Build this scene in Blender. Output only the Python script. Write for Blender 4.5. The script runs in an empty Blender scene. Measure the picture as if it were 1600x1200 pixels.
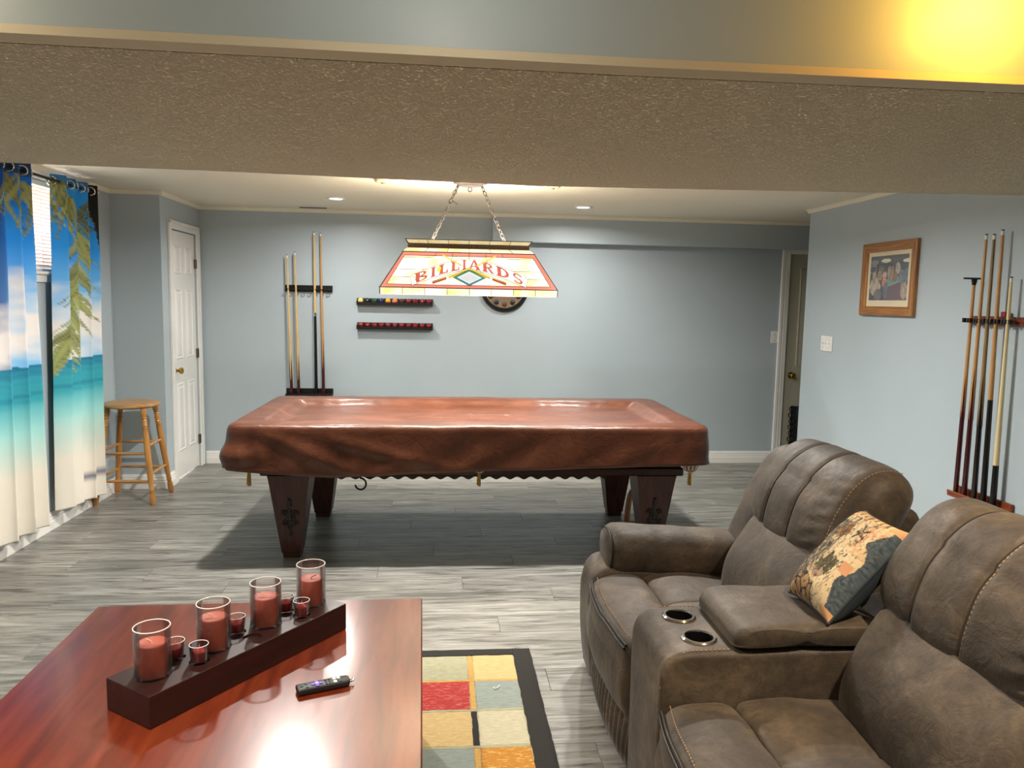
import bpy, math, random
import numpy as np
from mathutils import Vector, Matrix, noise
random.seed(7); np.random.seed(7)
scn = bpy.context.scene
COL = scn.collection
PI = math.pi

# ------------------------------------------------------------------ camera / light / exposure
F_PX, YAW, PITCH, ROLL, CAM_H = 1192.83, .095, .1095, .0192, 1.54
def make_camera():
    cy, sy, cp, sp = math.cos(YAW), math.sin(YAW), math.cos(PITCH), math.sin(PITCH)
    fwd = Vector((sy*cp, cy*cp, -sp)); right = Vector((cy, -sy, 0)); up = right.cross(fwd)
    c, s = math.cos(ROLL), math.sin(ROLL)
    r2 = c*right + s*up; u2 = -s*right + c*up
    cam = bpy.data.cameras.new('camera'); ob = bpy.data.objects.new('camera', cam); COL.objects.link(ob)
    M = Matrix((r2, u2, -fwd)).transposed().to_4x4(); M.translation = (0, 0, CAM_H)
    ob.matrix_world = M
    cam.sensor_fit = 'HORIZONTAL'; cam.sensor_width = 36; cam.lens = F_PX/1600*36
    cam.clip_start = .02
    scn.camera = ob
make_camera()
scn.view_settings.view_transform = 'Standard'
scn.view_settings.look = 'None'
scn.view_settings.gamma = 1.0
scn.view_settings.use_curve_mapping = False
scn.view_settings.exposure = 0.27
scn.cycles.use_denoising = True
scn.cycles.max_bounces = 10
scn.cycles.sample_clamp_indirect = 6

world = bpy.data.worlds.new('sky'); scn.world = world; world.use_nodes = True
world.node_tree.nodes['Background'].inputs[0].default_value = (1, .95, .91, 1)
world.node_tree.nodes['Background'].inputs[1].default_value = 9

ZC = 2.315
XL, XD, XR, YB, YF, YR = -2.508, -2.14, 2.986, 7.11, 6.166, 6.065
def area(name, loc, sx, sy, power, color=(1, .93, .83), shape='DISK', rot=(0, 0, 0), spread=PI):
    l = bpy.data.lights.new(name, 'AREA'); l.shape = shape; l.size = sx; l.size_y = sy
    l.energy = power; l.color = color; l.spread = spread
    o = bpy.data.objects.new(name, l); o.location = loc; o.rotation_euler = rot; COL.objects.link(o); return o
def point(name, loc, r, power, color):
    l = bpy.data.lights.new(name, 'POINT'); l.shadow_soft_size = r; l.energy = power; l.color = color
    o = bpy.data.objects.new(name, l); o.location = loc; COL.objects.link(o); return o
POTS = [(-.83, 6.27), (1.165, 6.335), (-.83, 4.22), (1.16, 4.22)]
POT_W = [15, 15, 50, 50]
for (x, y), w in zip(POTS, POT_W):
    area('pot_or_fill_lamp', (x, y, ZC-.0075), .10, .10, w, (1, .96, .90), spread=2.9)
for x, y in ((-.9, 1.1), (1.3, 1.1)):  # added fill lamps above the near area, out of frame, without fixtures
    area('pot_or_fill_lamp', (x, y, ZC-.0075), .10, .10, 25, (1, .86, .68) if x > 0 else (1, .9, .78), spread=2.1)
point('warm_or_fill_bulb', (1.27, 1.64, 2.255), .04, 6.0, (1, .50, .065))
point('warm_or_fill_bulb', (-1.25, 1.55, 2.255), .04, 4.5, (1, .84, .62))
point('warm_or_fill_bulb', (.0, 1.35, 2.24), .05, 2.6, (1, .92, .80))  # added fill bulb, brightens the middle of the bulkhead face
LX, LY = .176, 4.95
area('billiard_bulbs', (LX, LY, 1.735), .90, .20, 48, (1, .93, .80), 'RECTANGLE', spread=2.95)
area('billiard_bulbs_up', (LX, LY, 1.899), .66, .12, 26, (1, .90, .70), 'RECTANGLE', (PI, 0, 0))

# ------------------------------------------------------------------ colours and materials
def s(r, g, b):
    f = lambda c: ((c/255+.055)/1.055)**2.4 if c > 10 else c/255/12.92
    return (f(r), f(g), f(b))
class N:
    def __init__(self, name):
        self.m = bpy.data.materials.new(name); self.m.use_nodes = True
        self.t = self.m.node_tree; self.n = self.t.nodes; self.bsdf = self.n['Principled BSDF']
    def new(self, typ, **kw):
        nd = self.n.new(typ)
        for k, v in kw.items():
            if k.startswith('i_'): nd.inputs[k[2:].replace('_', ' ')].default_value = v
            else: setattr(nd, k, v)
        return nd
    def link(self, a, b): self.t.links.new(a, b)
    def coord(self, scale=(1, 1, 1), rot=(0, 0, 0), kind='Object', rnd=0):
        c = self.new('ShaderNodeTexCoord'); mp = self.new('ShaderNodeMapping')
        mp.inputs['Scale'].default_value = scale; mp.inputs['Rotation'].default_value = rot
        src = c.outputs[kind]
        if rnd:
            oi = self.new('ShaderNodeObjectInfo'); ml = self.new('ShaderNodeMath', operation='MULTIPLY')
            ml.inputs[1].default_value = rnd; self.link(oi.outputs['Random'], ml.inputs[0])
            ad = self.new('ShaderNodeVectorMath', operation='ADD'); self.link(src, ad.inputs[0]); self.link(ml.outputs[0], ad.inputs[1])
            src = ad.outputs[0]
        self.link(src, mp.inputs['Vector']); return mp.outputs['Vector']
    def noise(self, vec, scale=5, detail=4, rough=.55, dist=0):
        nd = self.new('ShaderNodeTexNoise'); nd.inputs['Scale'].default_value = scale
        nd.inputs['Detail'].default_value = detail; nd.inputs['Roughness'].default_value = rough
        nd.inputs['Distortion'].default_value = dist
        self.link(vec, nd.inputs['Vector']); return nd.outputs['Fac']
    def ramp(self, fac, stops):
        r = self.new('ShaderNodeValToRGB'); e = r.color_ramp.elements
        while len(e) < len(stops): e.new(.5)
        for k, (p, c) in enumerate(stops):
            e[k].position = p; e[k].color = (*c, 1) if len(c) == 3 else c
        self.link(fac, r.inputs['Fac']); return r.outputs['Color']
    def bump(self, fac, strength=.2, dist=.002):
        b = self.new('ShaderNodeBump'); b.inputs['Strength'].default_value = strength; b.inputs['Distance'].default_value = dist
        self.link(fac, b.inputs['Height']); self.link(b.outputs['Normal'], self.bsdf.inputs['Normal'])
    def set(self, color=None, rough=None, metal=None, coat=None, coat_rough=None, spec=None, sheen=None):
        b = self.bsdf.inputs
        if color is not None: b['Base Color'].default_value = (*color, 1)
        if rough is not None: b['Roughness'].default_value = rough
        if metal is not None: b['Metallic'].default_value = metal
        if coat is not None: b['Coat Weight'].default_value = coat
        if coat_rough is not None: b['Coat Roughness'].default_value = coat_rough
        if spec is not None: b['Specular IOR Level'].default_value = spec
        if sheen is not None: b['Sheen Weight'].default_value = sheen
        return self
def plain(name, color, rough=.5, metal=0, vary=.06, scale=14, bump=0, **kw):
    m = N(name).set(color, rough, metal, **kw)
    v = m.coord(); f = m.noise(v, scale, 4)
    c2 = tuple(min(1, c*(1+vary)) for c in color); c1 = tuple(c*(1-vary) for c in color)
    m.link(m.ramp(f, [(.3, c1), (.7, c2)]), m.bsdf.inputs['Base Color'])
    if bump: m.bump(f, bump, .001)
    return m.m
def wood(name, c1, c2, c3, axis='x', scale=1, rough=.4, rnd=0, coat=0, bump=.05, coat_rough=.1):
    m = N(name).set(c2, rough, 0, coat, coat_rough)
    k = {'x': (1.2, 14, 14), 'y': (14, 1.2, 14), 'z': (14, 14, 1.2)}[axis]
    v = m.coord(tuple(q*scale for q in k), rnd=rnd)
    f = m.noise(v, 2.2, 6, .6, .6)
    m.link(m.ramp(f, [(.28, c1), (.5, c2), (.75, c3)]), m.bsdf.inputs['Base Color'])
    if bump: m.bump(f, bump, .001)
    return m.m
def vcol(name, rough=.8, bump=0, scale=300, coat=0, sheen=0):
    m = N(name).set((.5, .5, .5), rough, coat=coat, sheen=sheen)
    a = m.new('ShaderNodeVertexColor'); a.layer_name = 'Col'
    m.link(a.outputs['Color'], m.bsdf.inputs['Base Color'])
    if bump:
        f = m.noise(m.coord(), scale, 2); m.bump(f, bump, .001)
    return m.m
def glow(name, color, strength, vary=None):
    m = N(name).set(tuple(c*.12 for c in color), .25)
    m.bsdf.inputs['Emission Strength'].default_value = strength
    m.bsdf.inputs['Emission Color'].default_value = (*color, 1)
    if vary:
        v = m.coord(rnd=7.0); f = m.noise(v, 9, 3, .5, .4)
        m.link(m.ramp(f, [(.38, vary), (.56, color)]), m.bsdf.inputs['Emission Color'])
    return m.m
def glassmat(name, tint=(1, 1, 1), lo=.04, hi=.75):
    m = N(name); m.n.remove(m.bsdf)
    out = [n for n in m.n if n.type == 'OUTPUT_MATERIAL'][0]
    t = m.new('ShaderNodeBsdfTransparent'); t.inputs[0].default_value = (*tint, 1)
    g = m.new('ShaderNodeBsdfGlossy'); g.inputs['Roughness'].default_value = .03
    lw = m.new('ShaderNodeLayerWeight'); lw.inputs['Blend'].default_value = .25
    rp = m.new('ShaderNodeMapRange'); rp.inputs['To Min'].default_value = lo; rp.inputs['To Max'].default_value = hi
    m.link(lw.outputs['Fresnel'], rp.inputs['Value'])
    mx = m.new('ShaderNodeMixShader'); m.link(rp.outputs[0], mx.inputs[0])
    m.link(t.outputs[0], mx.inputs[1]); m.link(g.outputs[0], mx.inputs[2]); m.link(mx.outputs[0], out.inputs[0])
    return m.m

M = {}
def wallpaint():
    m = N('wall_paint').set(s(176, 190, 198), .42, spec=.35)
    f = m.noise(m.coord(), 160, 3); m.bump(f, .10, .001)
    g = m.noise(m.coord(), 1.3, 2)
    m.link(m.ramp(g, [(.3, s(174, 188, 196)), (.7, s(179, 192, 200))]), m.bsdf.inputs['Base Color'])
    return m.m
M['wall'] = wallpaint()
def ceilingpaint(name, col, st, sc):
    m = N(name).set(col, .75, spec=.25)
    v = m.coord(); f = m.noise(v, sc, 5, .65); g = m.ramp(f, [(.42, (0, 0, 0)), (.6, (1, 1, 1))])
    m.bump(g, st, .010)
    return m.m
M['ceiling'] = ceilingpaint('stippled_ceiling', s(242, 236, 216), .35, 70)
M['beam'] = ceilingpaint('stippled_bulkhead', s(248, 233, 200), .9, 80)
M['bead'] = plain('smooth_bulkhead_edge', s(214, 203, 178), .6, vary=.01)
M['chain'] = plain('aged_bronze_chain', s(44, 31, 24), .7)
M['white'] = plain('white_trim_paint', s(236, 236, 233), .35, vary=.015)
M['greydoor'] = plain('grey_green_door_paint', s(176, 174, 155), .45, vary=.03)
M['brass'] = plain('brass', s(190, 150, 70), .25, 1)
M['steel'] = plain('dull_steel', s(120, 110, 100), .35, 1)
M['chrome'] = plain('chrome', s(215, 212, 208), .12, 1)
M['black'] = plain('black_lacquer', s(16, 15, 15), .3)
M['blackmetal'] = plain('black_iron', s(26, 23, 22), .4, .6)
M['plastic'] = plain('white_plastic', s(235, 235, 232), .35)
M['glass'] = glassmat('clear_glass')
M['museum_glass'] = glassmat('picture_glass', (1, 1, 1), .0, .12)
def floor_mat():
    m = N('grey_laminate').set(s(150, 148, 141), .38, spec=.4)
    v = m.coord((1.3, 16, 1), rnd=40); f = m.noise(v, 1.6, 8, .68, 1.6)
    c = m.ramp(f, [(.29, s(44, 42, 39)), (.38, s(92, 90, 85)), (.49, s(132, 130, 124)), (.68, s(170, 168, 162))])
    v2 = m.coord((.7, 5, 1), rnd=23); f2 = m.noise(v2, 1.2, 3, .5, .6)
    c2 = m.ramp(f2, [(.3, (.62, .62, .62)), (.65, (1.06, 1.06, 1.05))])
    oi = m.new('ShaderNodeObjectInfo'); mr = m.new('ShaderNodeMapRange'); mr.inputs['To Min'].default_value = .86; mr.inputs['To Max'].default_value = 1.1
    m.link(oi.outputs['Random'], mr.inputs['Value'])
    mx = m.new('ShaderNodeMix', data_type='RGBA', blend_type='MULTIPLY'); mx.inputs['Factor'].default_value = 1
    m.link(c, mx.inputs['A']); m.link(c2, mx.inputs['B'])
    vm = m.new('ShaderNodeVectorMath', operation='SCALE'); m.link(mx.outputs['Result'], vm.inputs[0]); m.link(mr.outputs[0], vm.inputs['Scale'])
    m.link(vm.outputs[0], m.bsdf.inputs['Base Color'])
    m.bump(f, .06, .001)
    return m.m
M['plank'] = floor_mat()
M['joint'] = plain('dark_joint', s(96, 92, 86), .8)

# ------------------------------------------------------------------ mesh builder
def catmull(pts, n, closed=True):
    P = [Vector(p) for p in pts]; out = []; k = len(P); seg = k if closed else k-1
    per = max(1, n//seg)
    for i in range(seg):
        if closed: a, b, c, d = P[i-1], P[i], P[(i+1) % k], P[(i+2) % k]
        else: a, b, c, d = P[max(i-1, 0)], P[i], P[i+1], P[min(i+2, k-1)]
        for j in range(per):
            t = j/per
            out.append(.5*((2*b)+(c-a)*t+(2*a-5*b+4*c-d)*t*t+(3*b-a-3*c+d)*t**3))
    if not closed: out.append(P[-1])
    return out
class MB:
    def __init__(self): self.v = []; self.f = []; self.col = None
    def add(self, vs, fs):
        o = len(self.v); self.v.extend([tuple(p) for p in vs]); self.f.extend([tuple(i+o for i in q) for q in fs]); return self
    def box(self, x0, x1, y0, y1, z0, z1, b=0, R=None):
        lo, hi = (x0, y0, z0), (x1, y1, z1)
        b = min(b, .49*min(hi[i]-lo[i] for i in range(3)))
        if b <= 0:
            vs = [(x, y, z) for z in (z0, z1) for y in (y0, y1) for x in (x0, x1)]
            fs = [(0, 2, 3, 1), (4, 5, 7, 6), (0, 1, 5, 4), (2, 6, 7, 3), (0, 4, 6, 2), (1, 3, 7, 5)]
        else:
            vs = []; idx = {}
            for sx in (0, 1):
                for sy in (0, 1):
                    for sz in (0, 1):
                        for ax in range(3):
                            p = []
                            for i, sg in enumerate((sx, sy, sz)):
                                e = hi[i] if sg else lo[i]
                                if i != ax: e += -b if sg else b
                                p.append(e)
                            idx[(sx, sy, sz, ax)] = len(vs); vs.append(tuple(p))
            fs = []
            def g(t, ax): return idx[(t[0], t[1], t[2], ax)]
            for ax in range(3):
                a1, a2 = (ax+1) % 3, (ax+2) % 3
                for sg in (0, 1):
                    q = []
                    for u, w in ((0, 0), (1, 0), (1, 1), (0, 1)):
                        t = [0, 0, 0]; t[ax] = sg; t[a1] = u; t[a2] = w; q.append(g(t, ax))
                    fs.append(tuple(q if sg else q[::-1]))
                for u in (0, 1):
                    for w in (0, 1):
                        t0 = [0, 0, 0]; t1 = [0, 0, 0]; t1[ax] = 1
                        for t in (t0, t1): t[a1] = u; t[a2] = w
                        q = [g(t0, a1), g(t1, a1), g(t1, a2), g(t0, a2)]
                        fs.append(tuple(q if (u ^ w) else q[::-1]))
            for sx in (0, 1):
                for sy in (0, 1):
                    for sz in (0, 1):
                        q = [idx[(sx, sy, sz, a)] for a in range(3)]
                        fs.append(tuple(q if (sx+sy+sz) % 2 else q[::-1]))
        if R is not None: vs = [R @ Vector(p) for p in vs]
        return self.add(vs, fs)
    def rings(self, rings, closed=True, cap=True, loop=False):
        n = len(rings[0]); vs = [p for r in rings for p in r]; fs = []
        for i in range(len(rings)-(0 if loop else 1)):
            i2 = (i+1) % len(rings)
            for j in range(n if closed else n-1):
                k = (j+1) % n
                fs.append((i*n+j, i*n+k, i2*n+k, i2*n+j))
        if cap and closed and not loop:
            fs.append(tuple(range(n))[::-1]); m = (len(rings)-1)*n; fs.append(tuple(m+q for q in range(n)))
        return self.add(vs, fs)
    def lathe(self, prof, n=24, T=None, c=(0, 0, 0), ring=False):
        T = T or Matrix.Identity(3); c = Vector(c)
        rings = [[c + T @ Vector((r*math.cos(2*PI*k/n), r*math.sin(2*PI*k/n), z)) for k in range(n)] for r, z in prof]
        return self.rings(rings, True, not ring, ring)
    def tube(self, path, r, n=8, closed=False, cap=True):
        P = [Vector(p) for p in path]; rings = []; k = len(P)
        rr = r if hasattr(r, '__len__') else [r]*k
        up = None
        for i in range(k):
            if closed: d = P[(i+1) % k]-P[i-1]
            else: d = P[min(i+1, k-1)]-P[max(i-1, 0)]
            if d.length < 1e-9: d = Vector((0, 0, 1))
            d.normalize()
            if up is None: up = Vector((0, 0, 1)) if abs(d.z) < .9 else Vector((1, 0, 0))
            a = d.cross(up)
            if a.length < 1e-6: a = d.cross(Vector((1, .3, .2)))
            a.normalize(); b = a.cross(d); up = b
            rings.append([P[i]+rr[i]*(a*math.cos(2*PI*j/n)+b*math.sin(2*PI*j/n)) for j in range(n)])
        return self.rings(rings, True, cap, closed)
    def cyl(self, a, b, r, r2=None, n=16): return self.tube([a, b], [r, r if r2 is None else r2], n)
    def prism(self, poly, T, d0, d1):
        n = len(poly); vs = [T(u, w, d0) for u, w in poly]+[T(u, w, d1) for u, w in poly]
        fs = [tuple(range(n))[::-1], tuple(range(n, 2*n))]+[(i, (i+1) % n, n+(i+1) % n, n+i) for i in range(n)]
        return self.add(vs, fs)
    def ball(self, c, r, n=16, m=10, sc=(1, 1, 1)):
        pr = [(max(r*math.sin(PI*i/m), 1e-4), -r*math.cos(PI*i/m)) for i in range(m+1)]
        return self.lathe(pr, n, Matrix.Diagonal(sc), c)
    def grid(self, nu, nv, pos, wrap=False):
        vs = [pos(i/(nu-(0 if wrap else 1)), j/(nv-1)) for j in range(nv) for i in range(nu)]
        fs = [(j*nu+i, j*nu+(i+1) % nu, (j+1)*nu+(i+1) % nu, (j+1)*nu+i) for j in range(nv-1) for i in range(nu if wrap else nu-1)]
        return self.add(vs, fs)
    def deform(self, fn): self.v = [tuple(fn(*p)) for p in self.v]; return self
    def build(self, name, mat, parent=None, smooth=35, recalc=True):
        me = bpy.data.meshes.new(name)
        vs = self.v
        if parent is not None and parent.get('_w'):
            o = Vector(parent['_o']); vs = [(p[0]-o.x, p[1]-o.y, p[2]-o.z) for p in vs]
        me.from_pydata(vs, [], self.f)
        if recalc:
            import bmesh
            bm = bmesh.new(); bm.from_mesh(me); bmesh.ops.recalc_face_normals(bm, faces=bm.faces); bm.to_mesh(me); bm.free()
        if smooth:
            me.shade_smooth(); me.set_sharp_from_angle(angle=math.radians(smooth))
        if self.col is not None:
            a = me.color_attributes.new('Col', 'FLOAT_COLOR', 'POINT')
            a.data.foreach_set('color', np.asarray(self.col, dtype=np.float32).ravel())
        me.materials.append(M[mat] if isinstance(mat, str) else mat)
        ob = bpy.data.objects.new(name, me); COL.objects.link(ob)
        if parent is not None:
            ob.parent = parent
            if parent.get('_w'): ob['_w'] = 1; ob['_o'] = parent['_o']
        return ob
def thing(name, label, cat, loc=(0, 0, 0), rot=(0, 0, 0), group=None, world=True):
    """Empty at the base of a thing. world=True: its parts are written in world coordinates."""
    o = bpy.data.objects.new(name, None); COL.objects.link(o); o.location = loc; o.rotation_euler = rot
    o.empty_display_size = .05
    o['label'] = label; o['category'] = cat
    if group: o['group'] = group
    if world: o['_w'] = 1; o['_o'] = tuple(loc)
    return o
def tag(o, label, cat, group=None):
    o['label'] = label; o['category'] = cat
    if group: o['group'] = group
    return o
def struct(name, mb, mat, parent=None, smooth=35):
    o = mb.build(name, mat, parent, smooth)
    if parent is None: o['kind'] = 'structure'
    return o
def copy_tree(o, parent=None):
    c = o.copy(); COL.objects.link(c)
    if parent is not None: c.parent = parent
    for ch in list(o.children): copy_tree(ch, c)
    return c
def boolean_cut(ob, cutter):
    me = bpy.data.meshes.new('cut'); me.from_pydata([Vector(p)-Vector(ob.get('_o', (0, 0, 0))) for p in cutter.v], [], cutter.f)
    import bmesh
    bm = bmesh.new(); bm.from_mesh(me); bmesh.ops.recalc_face_normals(bm, faces=bm.faces); bm.to_mesh(me); bm.free()
    for q in (me, ob.data):
        q.calc_loop_triangles(); vol = 0
        for tri in q.loop_triangles:
            a, b_, c_ = (q.vertices[i].co for i in tri.vertices); vol += a.dot(b_.cross(c_))
        if vol < 0: q.flip_normals()
    c = bpy.data.objects.new('cut', me); COL.objects.link(c)
    if ob.parent: c.parent = ob.parent
    md = ob.modifiers.new('b', 'BOOLEAN'); md.object = c; md.operation = 'DIFFERENCE'; md.solver = 'FAST'
    dg = bpy.context.evaluated_depsgraph_get(); dg.update()
    nm = bpy.data.meshes.new_from_object(ob.evaluated_get(dg))
    ob.modifiers.clear(); ob.data = nm; bpy.data.objects.remove(c)
def nz(x, y, z=0, sc=1): return noise.noise(Vector((x*sc, y*sc, z*sc)))

# ================================================================== ROOM
YN = -1.6                                   # wall behind the camera
XH = 4.4                                    # end of the hall behind the right wall
# floor: dark underlay and 0.18 m laminate planks
fl = struct('floor', MB().box(XL-.15, XH+.1, YN-.1, YB+.12, -.06, -.008), 'joint')
PW, GAP = .1815, .0005
def add_planks():
    y0 = 2.49-PW*5
    protos = {}
    for r in range(0, 31):
        ya = y0+PW*r
        if ya > YB: break
        yb = min(ya+PW, YB)
        x = XL - (r*0.47 % 1.25)
        if r == 4: x = .555-1.25*3
        while x < XH:
            xa, xb = max(x, XL), min(x+1.25, XH)
            x += 1.25
            if xb-xa < .02: continue
            if ya > 4.6 and xa > XR+.9 : pass
            L = round(xb-xa, 3); Wd = round(yb-ya, 4)
            if (L, Wd) not in protos:
                b = .0012
                mb = MB().box(-L/2+GAP, L/2-GAP, -Wd/2+GAP, Wd/2-GAP, -.008, 0, b)
                o = mb.build('plank', 'plank', fl, smooth=0); protos[(L, Wd)] = o
            else:
                o = protos[(L, Wd)].copy(); COL.objects.link(o)
            o.location = ((xa+xb)/2, (ya+yb)/2, 0)
add_planks()
mb = MB().box(XL-.15, XH+.1, YN-.1, 1.575, -.06, -.001)
# simple continuation of the floor behind the camera, outside the picture
struct('floor.001', MB().box(XL-.15, XH+.1, YN-.1, 2.49-PW*5, -.05, 0), 'plank', smooth=0)

struct('ceiling', MB().box(XL-.15, XH+.1, YN-.1, YB+.12, ZC, ZC+.08), 'ceiling')
# dropped bulkhead across the room
def bulkhead():
    y0, y1 = 1.80, 3.50
    XK = .43
    xs = [XL, -.97, XK, 1.2, XR]; zn = [2.082, 2.078, 2.071, 2.073, 2.078]; zf = [2.076, 2.068, 2.050, 2.060, 2.086]
    def strip(ya, yb, da, db, top=None):
        r = []
        for x, a, b in zip(xs, zn, zf):
            f = lambda y: a+(b-a)*(y-y0)/(y1-y0)
            za, zb = f(ya)+da, f(yb)+db
            t = ZC if top is None else None
            r.append([(x, ya, za), (x, yb, zb), (x, yb, t if t else zb+top), (x, ya, t if t else za+top)])
        return MB().rings(r)
    b = struct('ceiling_bulkhead', strip(y0+.04, y1-.03, 0, 0), 'beam')
    strip(y0, y0+.030, .010, -.001, .02).build('corner_bead', 'bead', b); strip(y1-.032, y1, -.001, .004, .02).build('corner_bead', 'bead', b)
    strip(y0, y0+.03, .0302, .0302).build('face_panel', 'wall', b); strip(y1-.03, y1, .0243, .0243).build('face_panel', 'ceiling', b)
bulkhead()
# walls
WY0, WY1, WZ0, WZ1 = 4.50, 5.56, 1.655, 2.235
mb = MB()
mb.box(XL-.14, XL, YN, WY0, 0, ZC); mb.box(XL-.14, XL, WY1, YF, 0, ZC)
mb.box(XL-.14, XL, WY0, WY1, 0, WZ0); mb.box(XL-.14, XL, WY0, WY1, WZ1, ZC)
struct('wall_left', mb, 'wall')
struct('wall_alcove', MB().box(XL-.14, XD, YF, YF+.1, 0, ZC), 'wall')
DY0, DY1, DZ = 6.375, 7.005, 2.055           # closet door leaf opening
mb = MB()
mb.box(XD-.1, XD, YF+.1, DY0, 0, ZC); mb.box(XD-.1, XD, DY1, YB+.1, 0, ZC); mb.box(XD-.1, XD, DY0, DY1, DZ, ZC)
struct('wall_closet', mb, 'wall')
RX0, RX1, RZ = 3.325, 4.14, 2.035
mb = MB()
mb.box(XD-.1, RX0, YB, YB+.12, 0, ZC); mb.box(RX1, XH, YB, YB+.12, 0, ZC); mb.box(RX0, RX1, YB, YB+.12, RZ, ZC)
struct('wall_back', mb, 'wall')
struct('wall_right', MB().box(XR, XR+.12, YN, YR, 0, ZC, .004), 'wall')
struct('wall_hall', MB().box(XH, XH+.1, YN, YB+.1, 0, ZC), 'wall')
struct('wall_front', MB().box(XL-.14, XH, YN-.1, YN, 0, ZC), 'wall')
# shallow boxed duct high on the back wall
struct('trim_1', MB().box(.464, XH, YB-.11, YB, 2.065, ZC, .003), 'wall')
# crown mouldings
def crown(n, a, b, d):
    """small cove strip along a->b, d = unit direction away from the wall"""
    prof = [(0, -.03), (.008, -.03), (.012, -.02), (.022, -.009), (.028, -.006), (.028, 0), (0, 0)]
    a, b, d = Vector((*a, ZC-.0005)), Vector((*b, ZC-.0005)), Vector((*d, 0))
    r = [[p+d*(o+.0005)+Vector((0, 0, z)) for o, z in prof] for p in (a, b)]
    struct('trim_%d' % n, MB().rings(r), 'ceiling')
crown(2, (XL, 3.51), (XL, YF), (1, 0)); crown(3, (XL, YF), (XD+.02, YF), (0, -1)); crown(4, (XD, YF-.02), (XD, YB), (1, 0))
crown(5, (XD, YB), (.464, YB), (0, -1)); crown(6, (.464, YB-.11), (XH, YB-.11), (0, -1)); crown(7, (XR, 3.51), (XR, YR+.02), (-1, 0))
def baseboard(name, a, b, d, h=.115):
    prof = [(0, 0), (.016, 0), (.016, .055), (.013, .062), (.0135, .075), (.010, .085), (.011, .095), (.005, h), (0, h)]
    a, b, d = Vector((*a, .0008)), Vector((*b, .0008)), Vector((*d, 0))
    r = [[p+d*(o+.0005)+Vector((0, 0, z)) for o, z in prof] for p in (a, b)]
    struct(name, MB().rings(r), 'white', smooth=20)
baseboard('baseboard_left', (XL, YN), (XL, YF), (1, 0)); baseboard('baseboard_alcove', (XL+.017, YF), (XD+.017, YF), (0, -1))
baseboard('baseboard_closet', (XD, YF), (XD, DY0-.072), (1, 0)); baseboard('baseboard_back', (XD+.02, YB), (RX0-.085, YB), (0, -1))
baseboard('baseboard_right', (XR, YN), (XR, YR), (-1, 0)); baseboard('baseboard_corner', (XR-.016, YR), (XR+.12, YR), (0, 1))

# closet door in the left alcove wall (leaf in the plane x = XD)
def closet_door():
    d = struct('door_1', MB().box(XD-.045, XD-.012, DY0+.003, DY1-.003, .012, DZ-.006, .002), 'white')
    W = DY1-DY0
    # six raised panels with recessed borders
    cols = [(DY0+.10, DY0+W/2-.05), (DY0+W/2+.05, DY1-.10)]
    rows = [(.23, .80), (1.0, 1.58), (1.70, 1.93)]
    for y0, y1 in cols:
        for z0, z1 in rows:
            pm = MB()
            for q, (i0, x) in enumerate(((0, -.0125), (.012, -.006), (.028, -.0115), (.05, -.005))):
                pass
            rings = []
            for i0, x in ((0, -.0122), (.010, -.004), (.020, -.0119), (.045, -.0045)):
                rings.append([(XD+x, y0+i0, z0+i0), (XD+x, y1-i0, z0+i0), (XD+x, y1-i0, z1-i0), (XD+x, y0+i0, z1-i0)])
            pm.rings(rings); pm.build('panel', 'white', d, smooth=15)
    c = MB()                                   # casing, mitred look
    for (y0, y1, z0, z1) in ((DY0-.068, DY0+.004, 0, DZ+.004), (DY1-.004, DY1+.068, 0, DZ+.004), (DY0-.068, DY1+.068, DZ-.002, DZ+.066)):
        c.box(XD+.0005, XD+.014, y0, y1, z0+.001, z1, .003)
        if z1-z0 > .2: c.box(XD+.013, XD+.02, y0+(.0 if y0 < DY0 else .045), y0+(.027 if y0 < DY0 else .072), z0+.001, z1+.06, .003)
        else: c.box(XD+.013, XD+.02, y0, y1, z1-.027, z1, .003)
    c.build('casing', 'white', d)
    j = MB(); j.box(XD-.1, XD-.046, DY0, DY0+.02, 0, DZ, 0); j.box(XD-.1, XD-.046, DY1-.02, DY1, 0, DZ, 0); j.box(XD-.1, XD-.046, DY0, DY1, DZ-.02, DZ)
    j.build('stop', 'white', d)
    T = Matrix(((0, 0, 1), (1, 0, 0), (0, 1, 0)))
    k = MB().lathe([(.001, 0), (.03, 0), (.031, .004), (.012, .01), (.011, .03), (.02, .036), (.027, .048), (.026, .06), (.014, .068), (.001, .069)], 20, T, (XD-.012, DY0+.055, .915))
    k.build('knob', 'brass', d)
    for z in (.25, 1.02, 1.80):
        h = MB().cyl((XD+.004, DY1-.002, z-.04), (XD+.004, DY1-.002, z+.04), .006, n=10)
        h.box(XD-.0118, XD+.003, DY1-.022, DY1-.003, z-.04, z+.04, .001)
        h.build('hinge', 'steel', d)
closet_door()
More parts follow.
